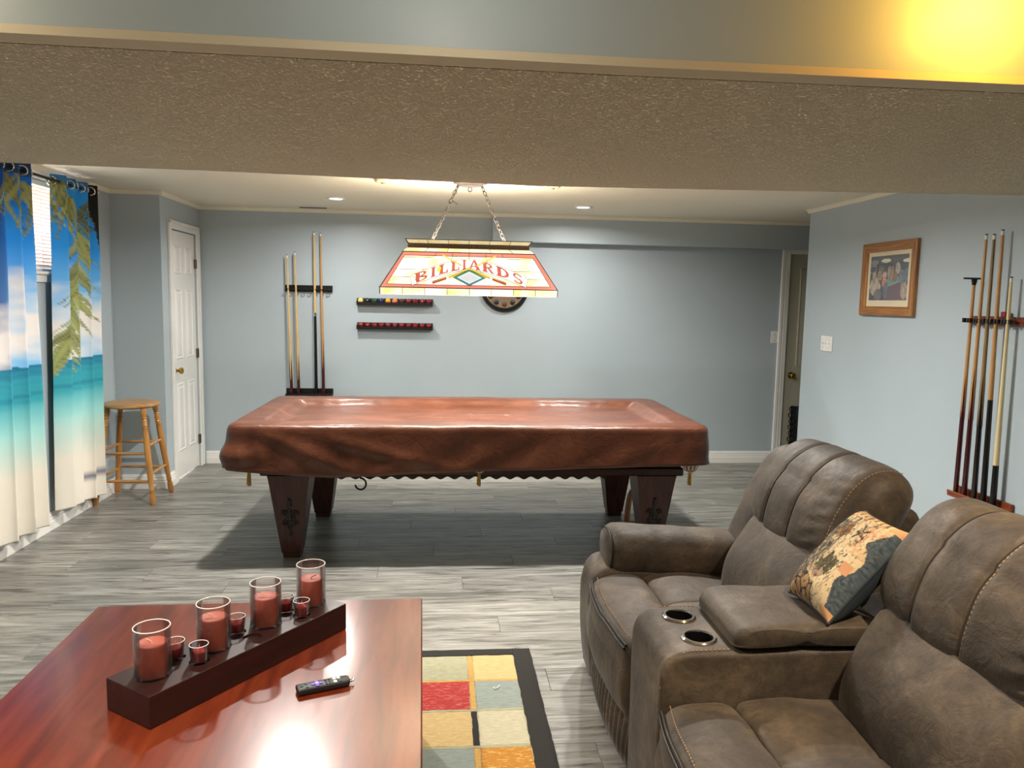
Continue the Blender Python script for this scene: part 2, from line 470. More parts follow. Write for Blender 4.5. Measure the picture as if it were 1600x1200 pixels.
def hall_door():
    d = struct('door_2', MB().box(RX0+.004, RX1-.004, YB+.02, YB+.06, .012, RZ-.006, .002), 'greydoor')
    for x0, x1 in ((RX0+.12, RX0+.36), (RX0+.45, RX1-.12)):
        for z0, z1 in ((.95, 1.9),):
            rings = []
            for i0, y in ((0, .0198), (.012, .012), (.022, .019), (.05, .014)):
                rings.append([(x0+i0, YB+y, z0+i0), (x1-i0, YB+y, z0+i0), (x1-i0, YB+y, z1-i0), (x0+i0, YB+y, z1-i0)])
            MB().rings(rings).build('panel', 'greydoor', d, smooth=15)
    # leaded glass light low in the leaf
    g = MB().box(RX0+.11, RX1-.11, YB+.014, YB+.0195, .14, .56, .002).build('glass_light', 'chrome', d)
    l = MB()
    for k in range(7):
        zz = .17+k*.06
        l.tube([(RX0+.12+.03*math.cos(t)*(1+.3*(k % 2)), YB+.012, zz+.03*math.sin(t)) for t in np.linspace(0, 2*PI, 14)[:-1]], .004, 5, True)
    l.box(RX0+.105, RX0+.115, YB+.010, YB+.0138, .14, .56)
    l.build('lead_scrollwork', 'blackmetal', g)
    c = MB()
    for (x0, x1, z0, z1) in ((RX0-.08, RX0+.004, 0, RZ+.004), (RX1-.004, RX1+.08, 0, RZ+.004), (RX0-.08, RX1+.08, RZ-.002, RZ+.075)):
        c.box(x0, x1, YB-.014, YB-.0005, z0+.001, z1, .003)
        if z1-z0 > .2:
            c.box(x0 if x0 < RX0 else x0+.054, x0+.03 if x0 < RX0 else x1, YB-.022, YB-.013, z0+.001, z1+.07, .004)
            c.box(x0+.04, x0+.055, YB-.018, YB-.013, z0+.001, z1, .002)
        else: c.box(x0, x1, YB-.022, YB-.013, z1-.03, z1, .004)
    c.build('casing', 'white', d)
    j = MB(); j.box(RX0, RX0+.004, YB, YB+.06, 0, RZ); j.box(RX0, RX1, YB, YB+.06, RZ-.005, RZ)
    j.build('jamb', 'white', d)
    T = Matrix(((1, 0, 0), (0, 0, -1), (0, 1, 0)))
    MB().lathe([(.001, 0), (.032, 0), (.033, .004), (.012, .01), (.011, .03), (.02, .036), (.028, .048), (.027, .06), (.014, .068), (.001, .069)], 20, T, (RX0+.085, YB+.02, .862)).build('knob', 'brass', d)
hall_door()
# ------------------------------------------------------------------ window with blind
def window():
    w = struct('window_1', MB(), 'white') if False else None
    f = MB()
    for (y0, y1, z0, z1) in ((WY0, WY0+.04, WZ0, WZ1), (WY1-.04, WY1, WZ0, WZ1), (WY0, WY1, WZ0, WZ0+.05), (WY0, WY1, WZ1-.04, WZ1), ((WY0+WY1)/2-.02, (WY0+WY1)/2+.02, WZ0, WZ1)):
        f.box(XL-.13, XL-.085, y0, y1, z0, z1, .003)
    for (y0, y1, z0, z1) in ((WY0-.06, WY0, WZ0-.06, WZ1+.05), (WY1, WY1+.06, WZ0-.06, WZ1+.05), (WY0, WY1, WZ1, WZ1+.05), (WY0, WY1, WZ0-.06, WZ0)):
        f.box(XL+.0005, XL+.014, y0, y1, z0, z1, .003)
    w = struct('window_1', f, 'white')
    MB().box(XL-.135, XL+.03, WY0-.07, WY1+.07, WZ0-.012, WZ0+.008, .004).build('sill', 'white', w)
    MB().box(XL-.112, XL-.106, WY0+.02, WY1-.02, WZ0+.03, WZ1-.02).build('pane', 'glass', w)
    return w
window()
def blind():
    t = thing('window_blind', 'white slatted blind in the window between the two curtains', 'blind', (XL-.04, (WY0+WY1)/2, WZ0+.01))
    MB().box(XL-.062, XL-.012, WY0+.01, WY1-.01, WZ1-.035, WZ1-.002, .003).build('head_rail', 'white', t)
    MB().box(XL-.055, XL-.022, WY0+.012, WY1-.012, WZ0+.012, WZ0+.028, .003).build('bottom_rail', 'white', t)
    n = 22; p = None; z0 = WZ0+.045; dz = (WZ1-.05-z0)/(n-1)
    m = plain('blind_slat', s(240, 225, 215), .5, vary=.02)
    for k in range(n):
        if p is None:
            a = math.radians(48)
            c, sn = math.cos(a), math.sin(a)
            mb = MB()
            rr = []
            for y in (WY0+.014, WY1-.014):
                rr.append([(XL-.038+q*c-h*sn*.3, y, z0+q*sn+h*c) for q, h in ((-.0125, 0), (0, .0025), (.0125, 0), (.0125, -.001), (0, .0014), (-.0125, -.001))])
            mb.rings(rr); p = mb.build('slat', m, t); base = p.location.copy()
        else:
            o = p.copy(); COL.objects.link(o); o.location = (base.x, base.y, base.z+k*dz)
    for y in (WY0+.15, 5.20, WY1-.15):
        MB().cyl((XL-.024, y, WZ0+.02), (XL-.024, y, WZ1-.02), .0012, n=6).build('ladder_cord', 'white', t)
blind()

# ================================================================== CEILING FITTINGS
def pot_lights():
    m = glow('lit_diffuser', (1, .96, .9), 9)
    labs = ['lit recessed ceiling light beside the ceiling vent', 'lit recessed ceiling light to the right of the hanging lamp',
            'recessed ceiling light tucked behind the bulkhead, toward the curtained window', 'recessed ceiling light tucked behind the bulkhead, toward the framed picture']
    pos = POTS[:2]+POTS[2:]
    for (x, y), lb in zip(pos, labs):
        t = thing('ceiling_light', lb, 'ceiling light', (x, y, ZC-.006), group='recessed ceiling lights')
        MB().lathe([(.052, .004), (.054, -.0), (.062, -.004), (.072, -.003), (.076, .0055), (.052, .0055)], 28, None, (x, y, ZC-.006), True).build('trim_ring', 'white', t)
        MB().lathe([(.001, .0), (.051, .0), (.051, .003), (.001, .003)], 24, None, (x, y, ZC-.004)).build('diffuser', m, t)
pot_lights()
def ceiling_caps():
    for x, y, lb in ((-.385, 5.2, 'small round ceiling fitting at the bulkhead edge, left of the lamp canopy'), (.745, 5.2, 'small round ceiling fitting at the bulkhead edge, right of the lamp canopy')):
        t = thing('ceiling_fitting', lb, 'ceiling fitting', (x, y, ZC-.012), group='small ceiling fittings')
        MB().lathe([(.001, -.012), (.03, -.012), (.05, -.006), (.055, .0), (.056, .012), (.001, .012)], 24, None, (x, y, ZC-.0125)).build('cover', 'beam', t)
        MB().lathe([(.001, -.003), (.012, -.003), (.014, .001), (.001, .001)], 14, None, (x, y, ZC-.025)).build('boss', 'steel', t)
ceiling_caps()
def vent():
    t = thing('ceiling_vent', 'narrow dark ceiling vent near the back wall', 'vent', (-1.115, 6.94, ZC-.004))
    f = MB(); f.box(-1.245, -.985, 6.90, 6.98, ZC-.005, ZC-.0005, .002); f.build('frame', 'white', t)
    MB().box(-1.23, -1.0, 6.915, 6.965, ZC-.0065, ZC-.0052).build('opening', 'black', t)
    for k in range(4):
        y = 6.92+k*.0125
        MB().box(-1.23, -1.0, y, y+.003, ZC-.009, ZC-.0063).build('louvre', 'steel', t)
vent()

# ================================================================== BILLIARD LAMP
def billiard_lamp():
    X, Y = LX, LY
    hb, ht, hs = .542, .408, .375      # half widths: bottom, panel top, shoulder
    db, dt, ds = .235, .115, .085      # half depths
    zb, zs, zp, zq, zc1, zc2, zc3 = 1.563, 1.603, 1.826, 1.853, 1.853, 1.882, 1.906
    t = thing('billiard_lamp', 'hanging stained-glass lamp reading BILLIARDS above the covered pool table', 'lamp', (X, Y, zb))
    cream = glow('cream_glass', (1, .92, .58), .95, (1, .72, .14)); lite = glow('pale_glass', (1, .97, .84), 1.0, (1, .86, .34))
    salm = glow('salmon_glass', s(222, 116, 98), .85); red = glow('red_glass', s(190, 78, 58), .8)
    amber = glow('amber_glass', s(233, 186, 60), .9); green = glow('green_glass', s(70, 150, 90), .55); teal = glow('teal_glass', s(60, 140, 150), .6)
    blu = glow('pale_blue_glass', s(190, 232, 240), .9); grey = glow('grey_glass', s(205, 205, 205), .75); rust = glow('rust_glass', s(200, 90, 40), .6)
    ban = glow('white_glass', (1, .98, .95), 1.05); warm = glow('tan_glass', s(232, 214, 168), .72, s(225, 196, 130))
    yel = glow('yellow_glass', s(250, 210, 30), 1.0)
    lead = plain('lead_came', s(30, 22, 18), .5, .4); brz = plain('pierced_bronze', s(58, 40, 22), .45, .5)
    # canopy and chains
    MB().lathe([(.001, -.068), (.03, -.068), (.075, -.062), (.084, -.054), (.088, -.050), (.105, -.046), (.108, -.040), (.108, -.0008), (.001, -.0008)], 28, Matrix.Diagonal((1, .55, 1)), (X+.005, Y+.02, ZC)).build('canopy', 'chain', t)
    MB().tube([(X+.005+.012*math.cos(a), Y+.02, ZC-.081+.014*math.sin(a)) for a in np.linspace(0, 2*PI, 12)[:-1]], .003, 6, True).build('loop', 'blackmetal', t)
    for sg in (-1, 1):
        a = Vector((X+.005+sg*.078, Y+.02, ZC-.064)); b = Vector((X+sg*.232, Y, zc3+.002))
        n = 13; d = (b-a)/n; L = d.length; u = d.normalized(); side = u.cross(Vector((0, 1, 0))).normalized(); fr = u.cross(side).normalized()
        ch = MB().ball(a, .009, 10, 8).build('chain', 'chain', t)
        proto = None
        for k in range(n):
            c = a+d*(k+.5); w = side if k % 2 else (side*.6+fr*.8).normalized()
            pts = []
            for q in range(14):
                an = 2*PI*q/14; pts.append(c+u*math.cos(an)*(L*.62)+w*math.sin(an)*.0095)
            MB().tube(pts, .0026, 6, True).build('chain_link', 'chain', ch)
    cord = MB().tube(catmull([(X-.07, Y+.02, ZC-.066), (X-.105, Y+.025, 2.17), (X-.078, Y+.02, 2.14), (X-.13, Y+.01, 2.11), (X-.232, Y, zc3)], 40, False), .0025, 6)
    cord.build('cord', 'blackmetal', t)
    # frame of side panels: u across (-1..1), v up (0..1), on face k
    def face(k):
        def T(u, v, d=0):
            hw = hb+(ht-hb)*v; dw = db+(dt-db)*v; z = zs+(zp-zs)*v
            sl = math.atan2(db-dt, zp-zs); slx = math.atan2(hb-ht, zp-zs)
            if k == 0: return (X+u*hw, Y-dw-d*math.cos(sl), z+d*math.sin(sl))
            if k == 1: return (X-u*hw, Y+dw+d*math.cos(sl), z+d*math.sin(sl))
            if k == 2: return (X-hw-d*math.cos(slx), Y-u*dw, z+d*math.sin(slx))
            return (X+hw+d*math.cos(slx), Y+u*dw, z+d*math.sin(slx))
        return T
    LN = MB()                          # lead lines
    def line(T, pts, r=.0018, d=.004):
        LN.tube([T(u, v, d) for u, v in pts], r, 6)
    def pane(T, poly, mat, name='glass_pane', d=.0, th=.003):
        return MB().prism(poly, T, d, d+th).build(name, mat, t, smooth=0)
    for k in range(4):
        T = face(k)
        bu = .055 if k < 2 else .14; bv = .085; bt = .11
        # borders
        nb = 6 if k < 2 else 2
        pane(T, [(-1, 0), (1, 0), (1-bu, bv), (-1+bu, bv)], salm, 'border_strip')
        pane(T, [(-1+bu, 1-bt), (1-bu, 1-bt), (1, 1), (-1, 1)], salm, 'border_strip')
        for sg in (-1, 1):
            pane(T, [(sg, 0), (sg, 1), (sg*(1-bu), 1-bt), (sg*(1-bu), bv)], salm, 'border_strip')
            line(T, [(sg*(1-bu), bv), (sg*(1-bu), 1-bt)], .0016)
        line(T, [(-1+bu, bv), (1-bu, bv)], .0018); line(T, [(-1+bu, 1-bt), (1-bu, 1-bt)], .0018)
        vs = [bv, .29, .50, .84, 1-bt]
        if k < 2:
            for i in range(4):
                us = [-1+bu, -.36, 1-bu] if False else [-1+bu, -.5, 0, .5, 1-bu]
                for j in range(4):
                    pane(T, [(us[j], vs[i]), (us[j+1], vs[i]), (us[j+1], vs[i+1]), (us[j], vs[i+1])], lite if (i+j) % 3 else cream)
            for v in vs[1:-1]:
                line(T, [(-1+bu, v), (-.55, v)], .0015); line(T, [(.55, v), (1-bu, v)], .0015)
            for u in (-.25, 0, .25): line(T, [(u, .72), (u, .98)], .0015)
            for u in (-.5, .5): line(T, [(u, .9), (u, .98)], .0015)
            # ribbon arc with letters
            def arc(q, r):      # q -1..1 along the word, r 0..1 across the ribbon
                u = q*.66; v = .74-.46*abs(q)**1.75
                nx, ny = .30*q*abs(q)**.2, 1
                h = .27*r
                return (u+nx*h*.55, v-.24+ny*h+.03)
            ribbon = [arc(q, 0) for q in np.linspace(-1, 1, 25)]+[arc(q, 1) for q in np.linspace(1, -1, 25)]
            for a in range(24):
                q0, q1 = -1+a/12, -1+(a+1)/12
                pane(T, [arc(q0, -.1), arc(q1, -.1), arc(q1, 1.08), arc(q0, 1.08)], ban if 2 < a < 21 or a % 2 else lite, 'ribbon_pane', .0032, .0012)
            line(T, [arc(q, -.1) for q in np.linspace(-1, 1, 25)], .0015, .005); line(T, [arc(q, 1.08) for q in np.linspace(-1, 1, 25)], .0014, .005)
            for q in (-1, 1): line(T, [arc(q, -.1), arc(q, 1.08)], .0015, .005)
            G = {'I': ['v.5'], 'L': ['v.25', 'b'], 'B': ['v.2', 'o1', 'o0'], 'A': ['d'], 'R': ['v.2', 'o1', 'k'], 'D': ['v.2', 'O'], 'S': ['s']}
            word = 'BILLIARDS'; n = len(word); wd = [1.12, .62, 1, 1, .62, 1.25, 1.2, 1.2, 1.0]; tot = sum(wd); pos = -.985; Wn = 1.97/tot
            if k == 1: pass
            for ch, w in zip(word, wd):
                q0, q1 = pos+.09*Wn, pos+(w-.09)*Wn; pos += w*Wn
                def Lp(a, b): return arc(q0+(q1-q0)*a, b)
                polys = []
                def rect(a0, b0, a1, b1): polys.append([Lp(a0, b0), Lp((a0+a1)/2, b0), Lp(a1, b0), Lp(a1, b1), Lp((a0+a1)/2, b1), Lp(a0, b1)])
                def quad(*p): polys.append([Lp(*e) for e in p])
                def stem(c, hw=.15): rect(c-hw, 0, c+hw, 1); rect(c-hw*1.7, 0, c+hw*1.7, .1); rect(c-hw*1.7, .9, c+hw*1.7, 1)
                def bowl(cx, cy, rx, ry, a0, a1, tx=.20, ty=.11):
                    an = np.linspace(a0, a1, 9)
                    for e, f in zip(an[:-1], an[1:]):
                        quad((cx+rx*math.cos(e), cy+ry*math.sin(e)), (cx+rx*math.cos(f), cy+ry*math.sin(f)),
                             (cx+(rx-tx)*math.cos(f), cy+(ry-ty)*math.sin(f)), (cx+(rx-tx)*math.cos(e), cy+(ry-ty)*math.sin(e)))
                if ch == 'I': stem(.5, .24)
                if ch == 'L': stem(.30, .16); rect(.3, 0, .95, .12); rect(.82, 0, .95, .34)
                if ch == 'B': stem(.24, .15); bowl(.38, .74, .50, .26, -PI/2, PI/2); bowl(.40, .26, .58, .26, -PI/2, PI/2)
                if ch == 'R': stem(.22, .15); bowl(.36, .72, .50, .28, -PI/2, PI/2); quad((.40, .46), (.62, .46), (1.0, 0), (.74, 0))
                if ch == 'D': stem(.22, .15); bowl(.34, .5, .62, .5, -PI/2, PI/2, .22, .13)
                if ch == 'A': quad((.02, 0), (.18, 0), (.54, 1), (.42, 1)); quad((.42, 1), (.60, 1), (.98, 0), (.68, 0)); rect(.28, .28, .72, .38); rect(-.03, 0, .26, .08); rect(.6, 0, 1.03, .08)
                if ch == 'S': bowl(.5, .73, .42, .27, PI*.1, PI*1.5); bowl(.5, .27, .42, .27, -PI*.9, PI*.5)
                mb = MB()
                for p in polys: mb.prism(p, T, .0046, .0062)
                mb.build('letter', red, t, smooth=0)
            # yellow ball between B and I
            c0 = arc(-.575, .58); pane(T, [(c0[0]+.024*math.cos(a), c0[1]+.075*math.sin(a)) for a in np.linspace(0, 2*PI, 17)[:-1]], yel, 'glass_pane', .0064, .0012)
            # crossing cues below and above
            def cue(p0, p1, w0, w1, mat, d=.0066):
                dx, dy = p1[0]-p0[0], p1[1]-p0[1]; L = math.hypot(dx*2.1, dy); nx, ny = -dy/L/2.1*1.0, dx*2.1/L
                pane(T, [(p0[0]-nx*w0, p0[1]-ny*w0), (p1[0]-nx*w1, p1[1]-ny*w1), (p1[0]+nx*w1, p1[1]+ny*w1), (p0[0]+nx*w0, p0[1]+ny*w0)], mat, 'cue_motif', d, .0012)
            for sg in (-1, 1):
                cue((sg*.43, .13), (sg*.28, .265), .035, .032, rust); cue((sg*.275, .27), (sg*.25, .29), .032, .032, ban)
                cue((sg*.25, .29), (sg*.0, .54), .032, .028, amber); cue((-sg*.10, .62), (-sg*.40, .92), .022, .014, s and amber)
                line(T, [(sg*.44, .10), (0, .515)], .0014, .008); line(T, [(sg*.44, .16), (0, .575)], .0014, .008)
            dm = lambda w, h, c: [(-w, c), (0, c-h), (w, c), (0, c+h)]
            pane(T, dm(.20, .225, .29), teal, 'glass_pane', .0064, .001)
            pane(T, [(-.20, .29), (-.163, .29), (0, .47), (0, .515)], green, 'glass_pane', .0068, .001); pane(T, [(.20, .29), (.163, .29), (0, .47), (0, .515)], green, 'glass_pane', .0068, .001)
            pane(T, dm(.158, .178, .29), blu, 'glass_pane', .0074, .001); pane(T, dm(.125, .138, .285), grey, 'glass_pane', .0084, .001)
            for p in (dm(.20, .225, .29), dm(.158, .178, .29)): line(T, p+[p[0]], .0016, .0085)
            # tails of the ribbon
            for sg in (-1, 1):
                pane(T, [(sg*.665, .27), (sg*.72, .30), (sg*.665, .10), (sg*.60, .10)], ban, 'ribbon_pane', .0058, .001)
                line(T, [(sg*.665, .27), (sg*.60, .10)], .0014, .0075); line(T, [(sg*.72, .30), (sg*.665, .10)], .0014, .0075)
        else:
            for i in range(4):
                for u0, u1 in ((-1+bu, 0), (0, 1-bu)):
                    pane(T, [(u0, vs[i]), (u1, vs[i]), (u1, vs[i+1]), (u0, vs[i+1])], cream if i % 2 else lite)
                line(T, [(-1+bu, vs[i]), (1-bu, vs[i])], .0015)
            line(T, [(0, bv), (0, 1)], .0015)
        line(T, [(-1, 1), (1, 1)], .0032); line(T, [(-1, 0), (1, 0)], .0034)
        line(T, [(-1, 0), (-1, 1)], .0036, .002)
        # skirt panes
        n = 8 if k < 2 else 4
        for j in range(n):
            u0, u1 = -1+2*j/n, -1+2*(j+1)/n
            def S(u, z, d=0):
                if k == 0: return (X+u*hb, Y-db-d, z)
                if k == 1: return (X-u*hb, Y+db+d, z)
                if k == 2: return (X-hb-d, Y-u*db, z)
                return (X+hb+d, Y+u*db, z)
            MB().prism([(u0, zb), (u1, zb), (u1, zs), (u0, zs)], S, 0, .003).build('skirt_pane', lite if j % 3 else cream, t, smooth=0)
            if j: LN.tube([S(u0, zb, .004), S(u0, zs, .004)], .0016, 6)
            else: LN.tube([S(-1, zb, .002), S(-1, zs, .002)], .0036, 6)
        # shoulder, pierced band, flared gallery
        n = 6 if k < 2 else 2
        for j in range(n):
            u0, u1 = -1+2*j/n, -1+2*(j+1)/n
            def H(u, v, d=0):
                if v <= 0: hw, dw, z = ht, dt, zp
                elif v <= 1: hw, dw, z = ht+(hs-ht)*v, dt+(ds-dt)*v, zp+(zq-zp)*math.sin(v*PI/2)
                else: hw, dw, z = hs+.018*(v-2 if v > 2 else 0), ds+.016*(v-2 if v > 2 else 0), zq+(zc2-zq)*min(v-1, 1)+(zc3-zc2)*max(v-2, 0)
                hw += d; dw += d
                if k == 0: return (X+u*hw, Y-dw, z)
                if k == 1: return (X-u*hw, Y+dw, z)
                if k == 2: return (X-hw, Y-u*dw, z)
                return (X+hw, Y+u*dw, z)
            MB().prism([(u0, 0), (u1, 0), (u1, .5), (u1, 1), (u0, 1), (u0, .5)], H, 0, .003).build('shoulder_pane', cream, t, smooth=0)
            MB().prism([(u0, 2), (u1, 2), (u1, 3), (u0, 3)], H, 0, .003).build('gallery_pane', warm, t, smooth=0)
            if j:
                LN.tube([H(u0, 0, .004), H(u0, .5, .004), H(u0, 1, .004)], .0016, 6); LN.tube([H(u0, 2, .004), H(u0, 3, .004)], .0014, 6)
        bd = MB().prism([(-1, 1), (1, 1), (1, 2), (-1, 2)], H, .0, .005)
        nt = 60 if k < 2 else 14
        for j in range(nt):
            u = -1+2*(j+.5)/nt; p = H(u, 2, .004); bd.ball(p, .0028, 6, 4)
            p = H(u, 1.5, .005); bd.ball(p, .004, 6, 4)
        bd.build('pierced_band', brz, t)
        LN.tube([H(-1, 3, .002), H(1, 3, .002)], .003, 6); LN.tube([H(-1, 2, .002), H(-1, 3, .002)], .003, 6)
    LN.build('lead_lines', lead, t)
    # inside: reflector bar with bulbs
    MB().box(X-.38, X+.38, Y-.035, Y+.035, 1.80, 1.82, .004).build('lamp_bar', 'blackmetal', t)
    bm_ = glow('bulb_glass', (1, .95, .85), 6)
    for dx in (-.28, 0, .28):
        MB().lathe([(.001, .0), (.02, .004), (.03, .02), (.03, .032), (.018, .055), (.013, .072), (.001, .072)], 14, None, (X+dx, Y, 1.728)).build('bulb', bm_, t)
    MB().lathe([(.004, 0), (.004, .09)], 8, None, (X-.232, Y, zc3-.09)).build('stem', 'blackmetal', t); MB().lathe([(.004, 0), (.004, .09)], 8, None, (X+.232, Y, zc3-.09)).build('stem', 'blackmetal', t)
billiard_lamp()

# ================================================================== POOL TABLE + COVER
TA = -.0125
TC = (.206, 4.946)
M['mahogany'] = wood('mahogany', s(38, 14, 8), s(62, 25, 13), s(80, 34, 19), 'z', 1.5, .5, coat=.06)
M['mahogany_x'] = wood('mahogany_rail', s(30, 12, 7), s(46, 19, 10), s(60, 26, 14), 'x', 1.5, .3, coat=.3)
M['darkorn'] = plain('dark_ornament', s(22, 10, 7), .4)
M['gold'] = plain('gold_tassel', s(176, 138, 62), .75, vary=.25, scale=120)
M['leather'] = plain('pocket_leather', s(130, 92, 52), .6)
def pool_table():
    t = thing('pool_table', 'covered pool table on four tapered mahogany legs below the stained-glass lamp', 'pool table', (TC[0], TC[1], 0), (0, 0, TA), world=False)
    hw, hd = 1.365, .645
    fr = MB(); fr.box(-hw+.012, hw-.012, -hd+.012, -hd+.16, .70, .806, .01); fr.box(-hw+.012, hw-.012, hd-.16, hd-.012, .70, .806, .01)
    fr.box(-hw+.012, -hw+.16, -hd+.1, hd-.1, .70, .806, .01); fr.box(hw-.16, hw-.012, -hd+.1, hd-.1, .70, .806, .01)
    fr.build('rail_frame', 'mahogany_x', t)
    MB().box(-hw+.1, hw-.1, -hd+.1, hd-.1, .73, .775, .003).build('slate_bed', plain('green_cloth', s(30, 90, 60), .9), t)
    ap = MB(); ap.box(-1.21, 1.25, -.535, .535, .555, .74, .004); ap.box(-1.225, 1.265, -.55, .55, .508, .556, .006)
    ap.build('apron', 'mahogany_x', t)
    # scalloped lower valance between the legs, front and back
    for y in (-.50, .50):
        n = 20; x0, x1 = -.85, .80
        pts = [(x0, .52)]
        for i in range(n*6+1):
            q = i/6; pts.append((x0+(x1-x0)*q/n, .487-.009*math.cos(2*PI*q)))
        pts.append((x1, .52))
        mb = MB(); m_ = len(pts)-2
        vs = []; 
        for d in (y-.008, y+.008):
            for p in pts[1:-1]: vs += [(p[0], d, p[1]), (p[0], d, .52)]
        fs = []; k = len(pts)-2
        for i in range(k-1):
            a = 2*i; fs += [(a, a+2, a+3, a+1), (2*k+a, 2*k+a+1, 2*k+a+3, 2*k+a+2), (a, 2*k+a, 2*k+a+2, a+2), (a+1, a+3, 2*k+a+3, 2*k+a+1)]
        mb.add(vs, fs); mb.build('scalloped_valance', 'darkorn', t)
    lg = None
    for cx, cy in ((-1.062, -.435), (1.10, -.435), (-1.02, .42), (1.06, .42)):
        def sec(z, h): return [(cx-h, cy-h, z), (cx+h, cy-h, z), (cx+h, cy+h, z), (cx-h, cy+h, z)]
        mb = MB().rings([sec(.03, .052), sec(.034, .056), sec(.49, .116), sec(.505, .120), sec(.509, .120)])
        mb.rings([sec(.0005, .046), sec(.004, .049), sec(.030, .050)])
        leg = mb.build('leg', 'mahogany', t, smooth=20)
        # carved scroll appliqué on the outward face
        sg = -1 if cy < 0 else 1
        o = MB()
        def fp(a, z):
            z = .145+(z-.15)*.82
            h = .056+(.116-.056)*(z-.034)/(.456)
            return (cx+a, cy+sg*(h+.004), z)
        def spiral(c, r, a0, turns, di, z0):
            return [fp(c+di*(r*(1-q*.75))*math.cos(a0+turns*2*PI*q), z0+(r*(1-q*.75))*math.sin(a0+turns*2*PI*q)) for q in np.linspace(0, 1, 18)]
        for di in (-1, 1):
            o.tube(spiral(di*.026, .024, -.5, 1.1, di, .315), .0055, 6); o.tube(spiral(di*.022, .022, .6, -1.1, di, .245), .0055, 6)
            o.tube([fp(di*q*.05*math.sin(q*PI), .36-.14*q) for q in np.linspace(0, 1, 12)], .0045, 6)
            o.tube(catmull([fp(0, .20), fp(di*.014, .215), fp(di*.010, .235), fp(0, .26)], 16, False), .005, 6)
        o.tube([fp(0, .15), fp(0, .41)], [.005]+[.006], 6)
        for z, r in ((.41, .012), (.395, .010), (.28, .014), (.16, .010), (.375, .016)): o.ball(fp(0, z), r, 10, 8, (1, .5, 1.2))
        o.build('scroll_ornament', 'darkorn', leg)
    # pockets and tassels
    for px, py in ((-1.27, -.59), (.035, -.60), (1.29, -.59), (-1.27, .59), (.035, .60), (1.29, .59)):
        dn = .0 if abs(px) < .5 else 0
        pk = MB().lathe([(.055, .70), (.058, .66), (.05, .59), (.036, .555), (.02, .545), (.001, .543)], 18, None, (px, py, 0)).build('pocket', 'leather', t)
        net = MB()
        for a in range(12):
            for sgn in (-1, 1):
                net.tube([(px+r*math.cos(a*PI/6+sgn*q), py+r*math.sin(a*PI/6+sgn*q), z) for q, (r, z) in zip(np.linspace(0, .9, 6), ((.060, .66), (.058, .63), (.053, .60), (.044, .572), (.033, .555), (.018, .545)))], .002, 4)
        net.build('net', 'plastic', pk)
        tz = .548
        ts = MB().ball((px, py-.0, tz-.004), .012, 10, 8)
        for a in range(16):
            r = .004+.010*((a*7) % 5)/5; an = a*2.4
            ts.tube([(px+r*.6*math.cos(an), py+r*.6*math.sin(an), tz-.01), (px+r*math.cos(an), py+r*math.sin(an), tz-.04), (px+r*1.1*math.cos(an), py+r*1.1*math.sin(an), tz-.078-.004*(a % 3))], .0034, 5)
        ts.build('tassel', 'gold', t)
    hk = [(-.66, -.475, .505), (-.66, -.475, .478)]+[(-.66+.0-.032*math.sin(a)*-1, -.475, .444+.034*math.cos(a)) for a in np.linspace(0, 1.45*PI, 18)]
    MB().tube(hk, .0055, 8).build('hook', 'blackmetal', t)
pool_table()
